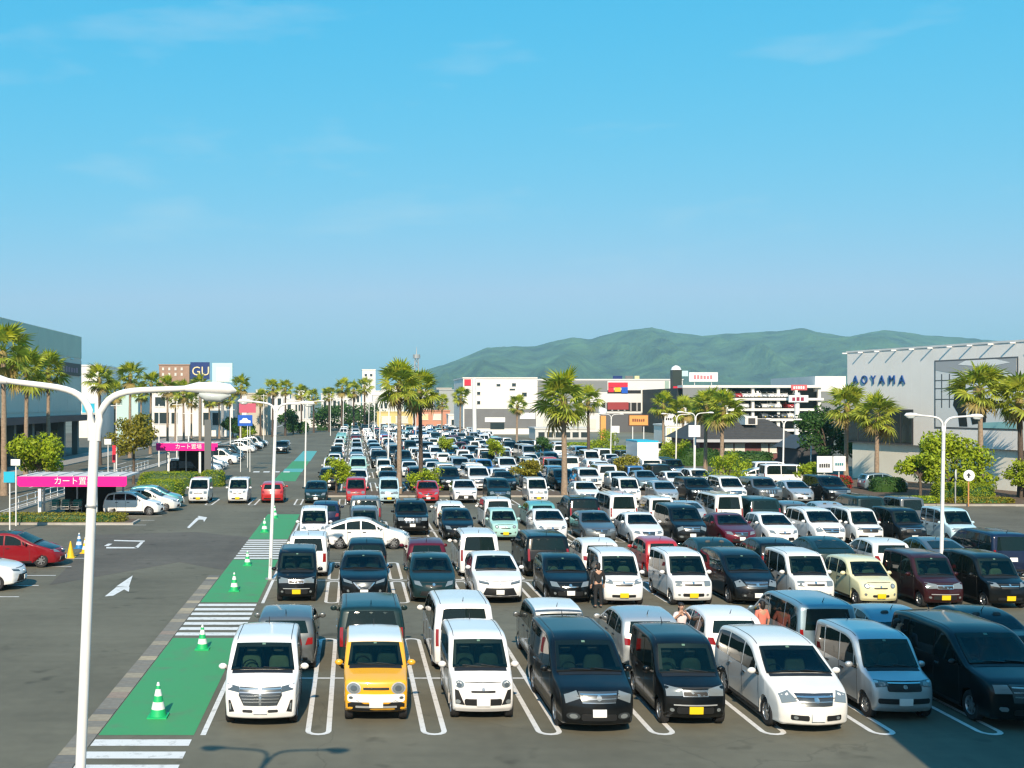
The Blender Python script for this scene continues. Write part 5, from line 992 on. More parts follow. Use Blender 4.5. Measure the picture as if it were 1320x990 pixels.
# ---------------------------------------------------------------- buildings
def panel_mat(key, c, step=1.0, axis=1, dark=.8, rough=.6, var=.06):
    m = mat(key, c, rough, var=var, scale=.6); return m
WIN = mat('window_glass', (.03, .045, .05), .06, spec=.6); WIN_L = mat('window_pale', (.62, .64, .58), .3); FRAME_D = mat('frame_dark', (.05, .05, .055), .5); WHITEW = mat('white_wall', (.74, .73, .69), .75, var=.06, scale=.3); GREYW = mat('grey_wall', (.16, .165, .17), .75, var=.1, scale=.4)
SHADOWY = mat('interior_shade', (.02, .022, .024), .9)  # near-black colour carries the shade inside the arcade and parking decks
def bld(name, x0, x1, yt, d, depth, m, label, base=None, cat='building', wins=(), wm=None, yb=None, group=None):
    # box building whose front faces the lot; x0, x1, yt are photograph columns / row at distance d
    X0, X1, H = xat(x0, d), xat(x1, d), zat(yt, d); z0 = 0 if yb is None else zat(yb, d)
    r = empty(name, ((X0 + X1)/2, d, 0)); tag(r, label, cat, group); hw = (X1 - X0)/2
    b = MB(); b.box(-hw, hw, 0, depth, z0, H); b.build('wall', m, r)
    b = MB(); b.box(-hw - .15, hw + .15, -.15, depth + .15, H + .003, H + .3); b.build('parapet', m, r)
    for (a0, a1, c0, c1, *mm) in wins: add_win(r, d, a0, a1, c0, c1, (X0 + X1)/2, mm[0] if mm else (wm or WIN))
    return r
def add_win(r, d, a0, a1, c0, c1, cx, m, frame=True, off=0, nm='window'):
    X0, X1, Z0, Z1 = xat(a0, d) - cx, xat(a1, d) - cx, zat(c1, d), zat(c0, d)
    b = MB(); b.box(X0, X1, -.06 - off, .02, Z0, Z1); o = b.build(nm, m, r)
    if frame:
        t = max(.05, (X1 - X0) * .05); b = MB(); b.box(X0 - t, X1 + t, -.09 - off, .01, Z1 + .002, Z1 + t); b.build('lintel', WHITEW, o); b = MB(); b.box(X0 - t, X1 + t, -.13 - off, .01, Z0 - t, Z0 - .002); b.build('sill', WHITEW, o)
    return o
# grey store on the right: long wall runs along the lot edge and turns a little towards it
STH = R(15); SFX, SFY, Ls, SH = 48.6, 109.0, 39.0, 12.25            # far corner, length, height
SNX, SNY = SFX + Ls * math.sin(STH), SFY - Ls * math.cos(STH)
def sy(px):      # photograph column -> distance along the wall from its near end
    k = (px - CX) / F; return Ls - (k * SFY - SFX) / (math.sin(STH) + k * math.cos(STH))
def sD(px): return SFY - (Ls - sy(px)) * math.cos(STH)
WALLU = mat('store_wall_upper', (.80, .78, .75), .65, var=.04, scale=.4); WALLL = mat('store_wall_lower', (.82, .79, .68), .7, var=.05, scale=.4)
st = empty('store_building', (SNX, SNY, 0), STH); tag(st, 'grey panelled store with blue letters and huge photo poster', 'building')
ZB, YE = 3.45, sy(1306)
b = MB(); b.box(0, 26, 0, Ls, ZB + .05, SH); b.build('upper_wall', mat('store_core', (.72, .71, .68), .7), st)
b = MB(); b.box(.35, 26, YE, Ls - .3, 0, ZB + .04); b.build('lower_wall', WALLL, st)
y = 0
while y < Ls - .05:      # upper cladding panels, thin recessed joints
    y1 = min(Ls, y + 1.22); b = MB(); b.box(-.04, 0, y + .006, y1 - .006, ZB + .06, SH - .03); b.build('wall_panel', WALLU, st); y = y1
y = YE
while y < Ls - .35:
    y1 = min(Ls - .3, y + .95); b = MB(); b.box(.315, .35, y + .005, y1 - .005, .12, ZB + .02); b.build('wall_panel', WALLL, st); y = y1
b = MB(); b.box(.33, 12, YE - .35, YE - .002, 0, ZB + .04); b.build('end_pillar', mat('white_pillar', (.78, .78, .74), .6), st)
b = MB(); b.box(-.10, 26, -.1, Ls + .1, SH, SH + .18); b.build('roof_edge', mat('roof_edge', (.60, .62, .62), .5), st)
for k in range(18):
    yy = 1.6 + k * 2.2; b = MB(); b.box(-.62, -.05, yy - .03, yy + .03, SH - .10, SH + .02); b.build('roof_bracket', WHITE_P, st)
yw = sy(1178); b = MB(); b.box(-.10, .3, yw, Ls - .2, 3.55, 6.75); wb_ = b.build('window_band', FRAME_D, st)
for k in range(6): a_ = yw + .15 + k * (Ls - .3 - yw) / 6; b = MB(); b.box(-.13, -.05, a_, a_ + (Ls - .3 - yw) / 6 - .18, 3.7, 6.6); b.build('pane', WIN, wb_)
LB = mat('letter_blue', (.02, .09, .30), .4)
for ch, px in zip('AOYAMA', (1104, 1115.5, 1127, 1138, 1151, 1164)):
    me = text_mesh(ch, 1.15, .05); me.materials.append(LB); link('letter', me, None, st, (-.12, sy(px), zat(490, sD(px))), (R(90), 0, R(-90)))
y0p, y1p = sy(1313), sy(1206); z0p, z1p = 5.15, 11.05
ps = empty('poster', (SNX - math.sin(STH) * y0p - .05, SNY + math.cos(STH) * y0p, z0p), STH)   # printed billboard on the store wall
tag(ps, 'huge framed photo poster of two dark figures on the grey store wall', 'poster'); pw, ph = y1p - y0p, z1p - z0p
def pq(nm, poly, m, off, par=ps):
    b = MB(); n = len(poly); b.prism([(-u * pw, v * ph) for u, v in poly], 0, .012); o = b.build(nm, m, par); o.matrix_local = Matrix.Translation((-off, 0, 0)) @ Matrix(((0, 0, -1, 0), (-1, 0, 0, 0), (0, 1, 0, 0), (0, 0, 0, 1))); return o
# u runs from the near end (right in view) to the far end (left in view)
PB = [mat('poster_%d' % i, c, .5) for i, c in enumerate([(.66, .69, .70), (.36, .38, .40), (.78, .79, .79), (.015, .02, .022), (.25, .50, .52), (.10, .11, .12), (.45, .30, .24)])]
pq('backing', [(-.005, -.008), (1.005, -.008), (1.005, 1.008), (-.005, 1.008)], PB[5], .01); pq('print', [(.012, .015), (.988, .015), (.988, .985), (.012, .985)], PB[0], .03)
pq('print_arch', [(.012, .985), (.988, .985), (.988, .86), (.75, .80), (.45, .80), (.2, .86), (.012, .74)], PB[1], .045); pq('print_arch', [(.25, .985), (.6, .985), (.7, .93), (.35, .88), (.08, .93)], PB[2], .06)
for u in (.80, .90): pq('print_mullion', [(u, .30), (u + .012, .30), (u + .012, .80), (u, .80)], PB[5], .045)
for v in (.42, .58, .70): pq('print_mullion', [(.70, v), (.988, v), (.988, v + .012), (.70, v + .012)], PB[5], .048)
for v in (.35, .68): pq('print_mullion', [(.012, v), (.3, v), (.3, v + .012), (.012, v + .012)], PB[5], .048)
pq('print_floor', [(.012, .015), (.40, .015), (.40, .09), (.012, .12)], PB[4], .045)
pq('print_figure', [(.58, .03), (.68, .03), (.70, .22), (.76, .34), (.74, .48), (.68, .55), (.62, .52), (.58, .40), (.60, .25)], PB[3], .05); pq('print_figure', [(.36, .10), (.52, .06), (.56, .26), (.53, .42), (.47, .50), (.40, .46), (.35, .28)], PB[3], .052)
pq('print_head', [(.63, .55), (.70, .55), (.71, .66), (.66, .70), (.62, .64)], PB[6], .052); pq('print_head', [(.44, .50), (.51, .50), (.51, .60), (.46, .62), (.43, .57)], PB[6], .054)
# grey mall on the left: wall runs along the left road
MX, MY0, MY1, MH = -39.2, 60.0, 160.0, 16.9
ml = empty('mall_building', (MX, MY0, 0)); tag(ml, 'long grey green mall building with brown canopy along the left road', 'building'); Lm = MY1 - MY0
MW = mat('mall_wall', (.74, .66, .56), .6, var=.06, scale=.2); MW2 = mat('mall_wall_top', (.62, .64, .50), .6, var=.06, scale=.2)
b = MB(); b.box(-40, 0, 0, Lm, 5.6, MH); b.build('wall', MW, ml); b = MB(); b.box(-40, -2.6, 0, Lm, 0, 5.59); b.build('ground_floor', SHADOWY, ml)  # ground floor box is coloured as shade below the canopy
y = 0
while y < Lm:
    b = MB(); b.box(.0, .05, y + .03, min(Lm, y + 7.1) - .03, 6.2, 13.4); b.build('wall_panel', MW, ml); b = MB(); b.box(.0, .06, y + .03, min(Lm, y + 7.1) - .03, 13.75, MH - .05); b.build('wall_panel', MW2, ml); y += 7.1
for k in range(16): yy = 40 + k * 3.6; b = MB(); b.box(.0, .09, yy, yy + 1.5, 13.42, 13.66); b.build('wall_light', PALEBLUE_S, ml)
b = MB(); b.box(-2.5, 1.8, -1, Lm + 1, 4.9, 5.7); b.build('canopy', mat('canopy_brown', (.085, .055, .06), .6), ml)
for k in range(14): yy = 2 + k * 7.4; b = MB(); b.box(-.9, -.1, yy, yy + .9, 0, 4.9); b.build('column', mat('column_grey', (.16, .19, .18), .7), ml)
for k in range(13): yy = 3.4 + k * 7.4; b = MB(); b.box(-2.62, -2.5, yy, yy + 5, .1, 3.6); b.build('shop_window', WIN, ml)
b = MB(); b.box(.09, .2, Lm - 12.5, Lm - 1.0, 11.2, 12.9); sg = b.build('sign_panel', DARK_S, ml)
me = bars(6, 8.5, .8); me.materials.append(mat('sign_mauve', (.25, .15, .22), .5)); link('lettering', me, None, sg, (.215, Lm - 6.7, 12.0), (R(90), 0, R(90)))
# far setting on the left
bld('white_building', 100, 130, 472, 235, 20, WHITEW, 'plain white building beyond the grey mall corner', wins=[(106, 122, 520, 532, CYAN_S)])
bld('shop_block', 148, 178, 508, 215, 14, mat('pale_teal_wall', (.45, .62, .60), .7), 'pale teal low shop beyond the palms'); 
sb = bld('shop_block', 178, 300, 506, 245, 16, WHITEW, 'long white shop block with dark glass bays behind roadside palms', wins=[(200, 213, 512, 524), (199, 218, 532, 546), (221, 229, 532, 546), (263, 284, 512, 524), (262, 271, 532, 548), (274, 284, 532, 548)])
bld('brown_building', 205, 244, 471, 300, 14, mat('brown_tile', (.34, .22, .16), .8, var=.1, scale=1), 'brown tiled apartment building with small windows', wins=[(209 + 8 * i, 211.5 + 8 * i, 474 + 7 * j, 477 + 7 * j, WIN_L) for i in range(4) for j in range(2)])
d = 230; r = empty('sign_tower', (xat(258, d), d, 0)); tag(r, 'navy square sign tower with pale letters', 'sign'); hw = (xat(270, d) - xat(246, d))/2
b = MB(); b.box(-hw, hw, -.6, .6, zat(489, d), zat(467, d)); b.build('sign_panel', NAVY_S, r); b = MB(); b.tube([(0, 0, 0), (0, 0, zat(489, d))], .35, 8); b.build('post', METAL, r)
me = text_mesh('GU', 2.6, .05); me.materials.append(CREAM_S); link('lettering', me, None, r, (.2, -.66, zat(479, d)), (R(90), 0, 0))
d = 240; r = empty('sign_tower', (xat(287, d), d, 0)); tag(r, 'pale blue and white square sign tower', 'sign'); hw = (xat(300, d) - xat(274, d))/2
b = MB(); b.box(-hw, hw, -.6, .6, zat(493, d), zat(468, d)); b.build('sign_panel', PALEBLUE_S, r); b = MB(); b.box(-hw*.55, hw*.7, -.7, -.61, zat(492, d), zat(474, d)); b.build('white_field', WHITE_S, r); b = MB(); b.tube([(0, 0, 0), (0, 0, zat(493, d))], .35, 8); b.build('post', METAL, r)
bld('house', 318, 345, 508, 255, 10, mat('tan_wall', (.50, .46, .38), .8), 'tan house with brown roof at the end of left road', wins=[(325, 330, 516, 524), (335, 341, 516, 524)])
d = 252; r = empty('monument_sign', (xat(268, 100), 100, 0)); tag(r, 'grey slab sign standing beside the far cart shelter', 'sign'); b = MB(); b.box(-.3, .3, -.15, .15, 0, zat(541, 100)); b.build('slab', mat('slab_grey', (.12, .13, .13), .5), r); b = MB(); b.box(-.33, .33, -.18, .18, 0, .25); b.build('plinth', CONC, r)
# centre: far low town behind the lot
r3 = random.Random(21)
for i in range(34):
    x0 = r3.uniform(310, 590); wd = r3.uniform(10, 30); yt = r3.uniform(498, 517) if i > 3 else 508; dd = r3.uniform(340, 620)
    c = r3.choice([(.70, .69, .65), (.60, .60, .58), (.74, .73, .72), (.50, .47, .42), (.40, .42, .44)]); key = 'town_%d' % (i % 9)
    yb_ = HY + F * CH / dd
    bld('house', x0, x0 + wd, yt, dd, 10, mat(key, c, .8, var=.06, scale=.3), '%s %s%s building in the far town beyond the lot' % ('tall' if yt < 504 else 'low', 'narrow ' if wd < 16 else ('wide ' if wd > 24 else ''), {.70: 'pale cream', .60: 'light grey', .74: 'white', .50: 'tan', .40: 'blue grey'}[c[0]]), group='buildings of the far town', wins=[(x0 + wd * f, x0 + wd * (f + .16), yt + (yb_ - yt) * .2, yt + (yb_ - yt) * .45) for f in (.15, .45, .72)])
bld('house', 467, 484, 477, 420, 10, WHITEW, 'tall narrow white building rising above the far palms', wins=[(470, 473, 482, 485), (477, 480, 482, 485)])
bld('warehouse', 566, 606, 503, 330, 20, mat('warehouse_grey', (.34, .37, .37), .7, var=.04), 'grey windowless warehouse before the mountain foot')
bld('orange_shop', 536, 580, 530, 300, 12, mat('salmon_wall', (.55, .26, .17), .7), 'low salmon coloured shop at far end of lot', wins=[(543, 552, 534, 541, CREAM_S), (558, 570, 534, 541, WIN_L)])
bld('yellow_shop', 486, 532, 532, 305, 10, mat('yellow_band_wall', (.62, .50, .20), .7), 'low shop with yellow band at far end of lot', wins=[(492, 504, 537, 545, WIN_L), (510, 526, 537, 545, WIN_L)])
bld('white_kiosk', 578, 597, 535, 290, 6, WHITEW, 'small white kiosk building left of the white block', wins=[(582, 590, 541, 548)])
for x0, x1 in ((375, 440), (442, 470), (500, 535)): bld('wall_block', x0, x1, 541, 338, 6, WHITEW, 'long low white wall building closing the far end', group='low white buildings closing the far end', wins=[(x0 + 4, x0 + 12, 545, 550), (x1 - 14, x1 - 6, 545, 550)])
# antenna tower
d = 900; r = empty('antenna_tower', (xat(537, d), d, 0)); tag(r, 'slim lattice antenna tower with platform beyond the twin palms', 'tower'); zt = zat(447, d); b = MB()
for sx, sy in ((-1, -1), (1, -1), (1, 1), (-1, 1)): b.tube([(sx*3.2, sy*3.2, 0), (sx*1.3, sy*1.3, zat(462, d))], .35, 5)
for k in range(10):
    z = zat(462, d) * k / 10; z2 = zat(462, d) * (k + 1) / 10; w1 = lerp(3.2, 1.3, k/10); w2 = lerp(3.2, 1.3, (k+1)/10)
    for sy in (-1, 1): b.tube([(-w1, sy*w1, z), (w2, sy*w2, z2)], .2, 4); b.tube([(w1, sy*w1, z), (-w2, sy*w2, z2)], .2, 4)
b.build('lattice', METAL, r); b = MB(); b.lathe([(.1, zat(462, d)), (3.0, zat(462, d)), (3.0, zat(457, d)), (.1, zat(457, d))], 12); b.build('platform', METAL, r); b = MB(); b.tube([(0, 0, zat(457, d)), (0, 0, zt)], [.5, .15], 6); b.build('mast', METAL, r)
# white apartment block with dark lower storeys
wb = bld('apartment_block', 597, 692, 488, 262, 24, WHITEW, 'white apartment block with few small windows and dark ground floor', wins=[(x, x + 4, y, y + 4) for x in (615,) for y in (493, 505, 517)] + [(660, 665, 494, 498), (657, 664, 501, 503), (673, 679, 506, 511), (640, 645, 495, 498)])
cx = (xat(597, 262) + xat(692, 262))/2
add_win(wb, 262, 598.5, 691, 527, 552, cx, GREYW, False, .02, 'dark_base'); add_win(wb, 262, 625, 651, 538, 544, cx, WHITE_S, False, .12, 'shop_sign'); add_win(wb, 262, 632, 650, 545, 553, cx, WIN, False, .1, 'entrance'); add_win(wb, 262, 670, 690, 532, 540, cx, WHITE_S, False, .12, 'shop_sign'); add_win(wb, 262, 598.5, 607, 489, 497, cx, RED_S, False, .12, 'roof_sign')
# grey and white shopping centre
mc = bld('shopping_centre', 692, 880, 490, 285, 40, mat('centre_white', (.66, .66, .65), .7, var=.04), 'wide white and dark grey shopping centre with deck parking and colour signs'); cx = (xat(692, 285) + xat(880, 285))/2
A = lambda *a, nm='panel', fr=False, off=.05: add_win(mc, 285, *a[:4], cx, a[4], fr, off, nm)
A(738, 783, 491, 505, mat('centre_grey', (.20, .215, .22), .7), nm='grey_panel'); A(693, 737, 491, 518, mat('centre_grey', (.20, .215, .22)), nm='grey_panel'); A(783, 856, 503, 507, SHADOWY, nm='deck_opening'); A(776, 856, 519, 530, SHADOWY, nm='deck_opening'); A(693, 772, 519, 532, mat('centre_grey', (.20, .215, .22)), nm='grey_panel')  # dark panels on the wall paint the shade inside the decks
for x in range(780, 856, 8): A(x, x + 2.0, 519, 530, METAL, off=.1, nm='louvre')
A(826, 830, 500, 532, WHITEW, off=.16, nm='column'); A(776, 878, 533, 558, mat('centre_dark', (.10, .105, .115), .7), nm='dark_base'); A(857, 862, 491, 532, mat('centre_green', (.30, .42, .36), .6), off=.12, nm='corner_strip')
A(784, 809, 493, 499, RED_S, off=.12, nm='sign_red'); A(784, 791, 499.5, 505.5, RED_S, off=.16, nm='sign_red'); A(792, 800, 499.5, 505, mat('sign_yellow', (.75, .50, .03), .5), off=.16, nm='sign_yellow'); A(801, 809, 499, 507, BLUE_S, off=.16, nm='sign_blue'); A(783, 810, 518.5, 528, mat('sign_dull_red', (.30, .04, .04), .5), off=.16, nm='sign_red'); A(700, 768, 540, 553, WIN_L, nm='shop_window'); A(712, 758, 536, 539.5, WHITE_S, off=.15, nm='shop_sign')
for i, (a, c, m) in enumerate(((790, 802, NAVY_S), (806, 816, GREYW), (818, 824, CREAM_S))): A(a, c, 484.5, 489, m, nm='roof_unit')
d = 200; ob = board('billboard', xat(823, d), d, zat(549, d), zat(534.5, d), xat(836, d) - xat(810, d), mat('board_dark', (.10, .05, .03), .5), 'orange billboard with brown lettering before the shopping centre', posts=(-1, 1), th=.2)
b = MB(); b.box(-1.65, 1.65, -.16, -.101, zat(548, d), zat(535.5, d)); b.build('orange_field', ORANGE, ob); me = bars(6, 2.3, .55); me.materials.append(mat('brown_print', (.18, .06, .03), .5)); link('lettering', me, None, ob, (0, -.185, zat(541.5, d)), (R(90), 0, 0))
d = 190; board('billboard', xat(862, d), d, zat(547.5, d), zat(533, d), xat(869, d) - xat(855, d), WHITE_S, 'square white sign with dark print beside the orange billboard', marks=[(bars(3, 1.1, .45), DARK_S, 0, zat(540, d))], th=.2)
d = 170; board('billboard', xat(793, d), d, zat(558, d), zat(549, d), xat(798, d) - xat(787, d), WHITE_S, 'small white sign board by the round green tree')
d = 215; r = empty('clock_post', (xat(777, d), d, 0)); tag(r, 'orange brown pillar with white globe top', 'pillar'); b = MB(); b.box(-.5, .5, -.5, .5, 0, zat(536, d)); b.build('pillar', ORANGE, r); b = MB(); b.lathe([(.001, 1.1), (.8, .6), (.85, .0), (.6, -.5), (.3, -.6)], 14, (0, 0, zat(532, d))); b.build('globe', WHITE_S, r, 60)
# dark sign tower
d = 270; r = empty('sign_tower', (xat(871.5, d), d, 0)); tag(r, 'dark green sign tower with red panel and white crown', 'sign'); hw = (xat(878, d) - xat(866, d))/2
b = MB(); b.box(-hw, hw, -1, 1, 0, zat(477, d)); b.build('tower', mat('tower_dark', (.02, .035, .03), .5), r)
b = MB(); b.lathe([(1.3, 0), (1.0, .7), (.3, 1.1)], 10, (0, 0, zat(477, d))); b.build('crown', WHITE_S, r, 50); b = MB(); b.box(-hw*.9, hw*.95, -1.1, -1.01, zat(505.5, d), zat(498, d)); b.build('red_panel', RED_S, r); b = MB(); b.box(hw + .1, hw + 1.7, -.3, .3, zat(485, d), zat(478, d)); b.build('side_sign', PALEBLUE_S, r); b = MB(); b.box(-hw, hw, -1.1, -1.01, zat(530, d), zat(524, d)); b.build('red_panel', RED_S, r)
# multi-storey car park
cp = empty('parking_garage', (xat(960, 250), 250, 0)); tag(cp, 'white multi-storey parking garage with open decks full of cars', 'building'); cx = xat(960, 250); X = lambda p: xat(p, 250) - cx
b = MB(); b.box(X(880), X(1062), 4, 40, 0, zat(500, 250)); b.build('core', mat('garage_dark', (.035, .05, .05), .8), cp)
for yy in (496.5, 513, 526.5, 539.5, 553): b = MB(); b.box(X(880 if yy < 500 else 938), X(1062 if yy < 520 else 1050), 0, 4, zat(yy + 3.2, 250), zat(yy, 250)); b.build('deck', WHITEW, cp)
for p in (884, 938, 972, 1005, 1028, 1058): b = MB(); b.box(X(p) - .3, X(p) + .3, .6, 1.3, 0, zat(499.8, 250)); b.build('column', WHITEW, cp)
b = MB(); b.box(X(880), X(930), -.1, 0, zat(512, 250), zat(500, 250)); b.build('grey_panel', mat('centre_grey', (.2, .215, .22)), cp)
b = MB(); b.box(X(1062), X(1095), 2, 30, 0, zat(505, 250)); b.build('side_block', mat('centre_grey', (.2, .215, .22)), cp); b = MB(); b.box(X(1058), X(1098), 3, 30, zat(504.5, 250), zat(484.5, 250)); b.build('stair_house', WHITEW, cp)
r4 = random.Random(5)
gm = MB(); gm.box(-1.9, 1.9, -.8, .8, .3, .85); gm.v += []; gm.prism([(-1.2, -.7), (1.1, -.7), (1.1, .7), (-1.2, .7)], .85, 1.4)
GC = {}
for yy in (513, 526.5, 539.5):
    for k in range(11):
        p = 945 + k * 8.4
        if r4.random() < .3: continue
        c = r4.choice(['white', 'white', 'white', 'silver', 'black', 'grey', 'red']); zz = zat(yy, 250)
        s_, me = far_mesh('kei_plain' if r4.random() < .4 else 'hatch', 1); o = link('garage_car', me, None, None, (cx + X(p), 251.8, zz + .01), (0, 0, R(90))); set_paint(o, PAINT[c]); tag(o, '%s car parked on a deck of the multi-storey garage' % c, 'car', 'cars on the garage decks')
d = 246; for_ = board('roof_billboard', xat(936, d), 262, zat(492, 262), zat(480, 262), xat(955, 262) - xat(918, 262), WHITE_S, 'white rooftop billboard with faded red lettering', posts=(-2, 2), marks=[(bars(6, 4.6, 1.0), mat('faded_red', (.55, .22, .24), .5), 0, zat(486, 262))], th=.3)
board('red_sign', xat(1030, d), d, zat(503, d), zat(496, d), 3.5, mat('sign_light_red', (.62, .12, .13), .5), 'red sign board on garage front', posts=(), th=.2, marks=[(bars(5, 2.6, .6), WHITE_S, 0, zat(499.5, d))])
d = 180; r = board('pole_sign', xat(1029, d), d, zat(518.5, d), zat(509.5, d), xat(1042, d) - xat(1017, d), WHITE_S, 'white pole sign with dark red lettering on thick white mast', posts=(), th=.3, marks=[(bars(3, 2.1, .7), mat('dark_red_print', (.25, .02, .06), .5), 0, zat(514, d))]); b = MB(); b.tube([(0, .5, 0), (0, .5, zat(506, d))], .42, 10); b.build('mast', WHITE_P, r, 40)
# dark-roofed restaurant
rd = 135; re = empty('restaurant', (xat(965, rd), rd, 0)); tag(re, 'low restaurant with wide dark tiled roof and maroon front', 'building'); cx = xat(965, rd); X = lambda p: xat(p, rd) - cx
ze, zr = zat(566, rd), zat(541, rd)
b = MB(); b.box(X(902), X(1022), 0, 12, 0, ze); b.build('wall', mat('maroon_wall', (.16, .06, .06), .7), re)
RT = mat('roof_tile_dark', (.055, .058, .062), .6, var=.15, scale=3)
b = MB(); b.quad((X(895), -1.0, ze - .1), (X(1028), -1.0, ze - .1), (X(1012), 6, zr), (X(918), 6, zr)); b.quad((X(1028), 13, ze - .1), (X(895), 13, ze - .1), (X(918), 6, zr), (X(1012), 6, zr)); b.quad((X(895), 13, ze - .1), (X(895), -1, ze - .1), (X(918), 6, zr)); b.quad((X(1028), -1, ze - .1), (X(1028), 13, ze - .1), (X(1012), 6, zr)); ro = b.build('roof', RT, re)
for k in range(14): t = (k + .5) / 14; b = MB(); b.box(lerp(X(895), X(918), t), lerp(X(1028), X(1012), t), lerp(-1, 6, t) - .02, lerp(-1, 6, t) + .10, lerp(ze - .1, zr, t), lerp(ze - .1, zr, t) + .10); b.build('tile_course', RT, ro)
b = MB(); b.box(X(895) - .1, X(1028) + .1, -1.15, -1.01, ze - .35, ze + .0); b.build('gutter', mat('gutter', (.45, .47, .5), .5), re)
b = MB(); b.box(X(970), X(986), 2.5, 5.5, zat(548, rd), zat(541, rd) + .4); b.build('roof_vent', WHITEW, re); b = MB(); b.box(X(974), X(983), 2.4, 2.49, zat(546.5, rd), zat(542.5, rd) + .3); b.build('vent_louvre', FRAME_D, re)
for a0, a1 in ((934, 945), (947, 960), (981, 990), (992, 1001), (1003, 1012), (1013, 1020)): add_win(re, rd, a0, a1, 572, 583.5, cx, WIN_L)
r = empty('gable_house', (xat(1050, 125), 125, 0)); tag(r, 'small dark gabled building right of the restaurant', 'building'); hw = 1.9
b = MB(); b.box(-hw, hw, 0, 6, 0, zat(577, 125)); b.build('wall', mat('dark_wall', (.05, .05, .055), .8), r); b = MB(); zg = zat(577, 125); zp = zat(562, 125)
for s_ in (-1, 1): b.quad((s_*(hw + .4), -.5, zg - .1), (0, -.5, zp), (0, 6.5, zp), (s_*(hw + .4), 6.5, zg - .1))
b.quad((-hw, -.02, zg), (hw, -.02, zg), (0, -.02, zp - .15)); b.build('roof', RT, r); b = MB(); b.box(-.5, .5, -.05, 0, .1, 2.1); b.build('door', FRAME_D, r)
# white shop front beside (under the sign tower)
bld('shop_block', 858, 902, 549, 205, 8, WHITEW, 'white slatted shop front below the dark sign tower', wins=[(860 + 6 * i, 864 + 6 * i, 552, 566, CREAM_S) for i in range(6)])
bld('shop_block', 690, 760, 553, 225, 8, mat('shop_pale', (.55, .56, .54), .7), 'low pale shop row behind the single tall palm', wins=[(694 + 11 * i, 702 + 11 * i, 557, 564) for i in range(6)])
# box truck parked behind the third row
r = empty('box_truck', (xat(841, 104), 104, 0)); tag(r, 'white box truck with pale blue top edge above the parked cars', 'truck')
b = MB(); b.box(-1.0, 1.0, 1.6, 6, .8, 3.6); b.build('cargo_box', PAINT['white'], r); b = MB(); b.box(-1.01, 1.01, 1.59, 6.01, 3.602, 3.75); b.build('top_edge', CYAN_S, r)
b = MB(); b.prism([(0, .35), (0, 1.1), (.25, 2.0), (1.5, 2.1), (1.5, .35)], -.9, .9); o = b.build('cab', PAINT['white'], r); o.matrix_local = Matrix(((0, 0, 1, 0), (1, 0, 0, 0), (0, 1, 0, 0), (0, 0, 0, 1)))
b = MB(); b.quad((-.8, -.015, 1.12), (.8, -.015, 1.12), (.75, .225, 1.93), (-.75, .225, 1.93)); b.build('windshield', GLASS, r)
for sx in (-.75, .75):
    for sy in (.7, 4.8): b = MB(); b.tube([(sx - .1, sy, .38), (sx + .1, sy, .38)], .38, 16); b.build('wheel', TYRE, r, 40)
    b = MB(); b.box(sx - .16, sx + .16, -.03, .0, .6, .8); b.build('headlight', LAMP, r)
# roadside on the left: guard rail, kerb, pavement
b = MB(); b.box(-23.2, -22.6, 40, 420, -.02, .12); structure(b.build('kerb', CONC)); b = MB(); b.box(-38.8, -33.5, -10, 420, -.02, .13); structure(b.build('pavement', mat('paving', (.30, .28, .25), .85, var=.1)))
for y in range(60, 300, 9): strip('lane_line', [(-28.1, y), (-27.95, y), (-27.95, y + 5), (-28.1, y + 5)], LINE, .009)
strip('lane_line', [(-23.9, 40), (-23.75, 40), (-23.75, 400), (-23.9, 400)], LINE, .009)
gr = empty('guard_rail', (-22.9, 74, 0)); tag(gr, 'low white pipe guard rail along the left road', 'railing')
for k in range(26): b = MB(); b.tube([(0, k*2, .1), (0, k*2, .95)], .035, 6); b.build('post', WHITE_P, gr)
for z in (.5, .9): b = MB(); b.tube([(0, 0, z), (0, 50, z)], .03, 6); b.build('rail', WHITE_P, gr)
for px, d, lab in ((147, 92, 'red pole sign by the left road'), (139, 90, 'white square sign on thin post by left road')):
    board('road_sign', xat(px, d), d, zat(573, d) if px == 139 else zat(596, d), zat(566, d) if px == 139 else zat(574, d), .55 if px == 139 else .28, WHITE_S if px == 139 else RED_S, lab)
# tall store building whose shade falls on the right end of the front row (stands beside the photographer)
hb = empty('corner_building', (10.3, 4, 0)); tag(hb, 'tall pale building beside the lot whose shade falls on the luxury van', 'building'); HBH = 14.6
b = MB(); b.box(0, 30, -30, 8, 0, HBH); b.build('wall', WHITEW, hb); b = MB(); b.box(-.2, 30.2, -30.2, 8.2, HBH + .002, HBH + .5); b.build('parapet', CONC, hb)
for i in range(5):
    for j in range(2): b = MB(); b.box(3 + i*5, 6 + i*5, 8.01, 8.08, 3 + j*4.5, 5.2 + j*4.5); b.build('window', WIN, hb)
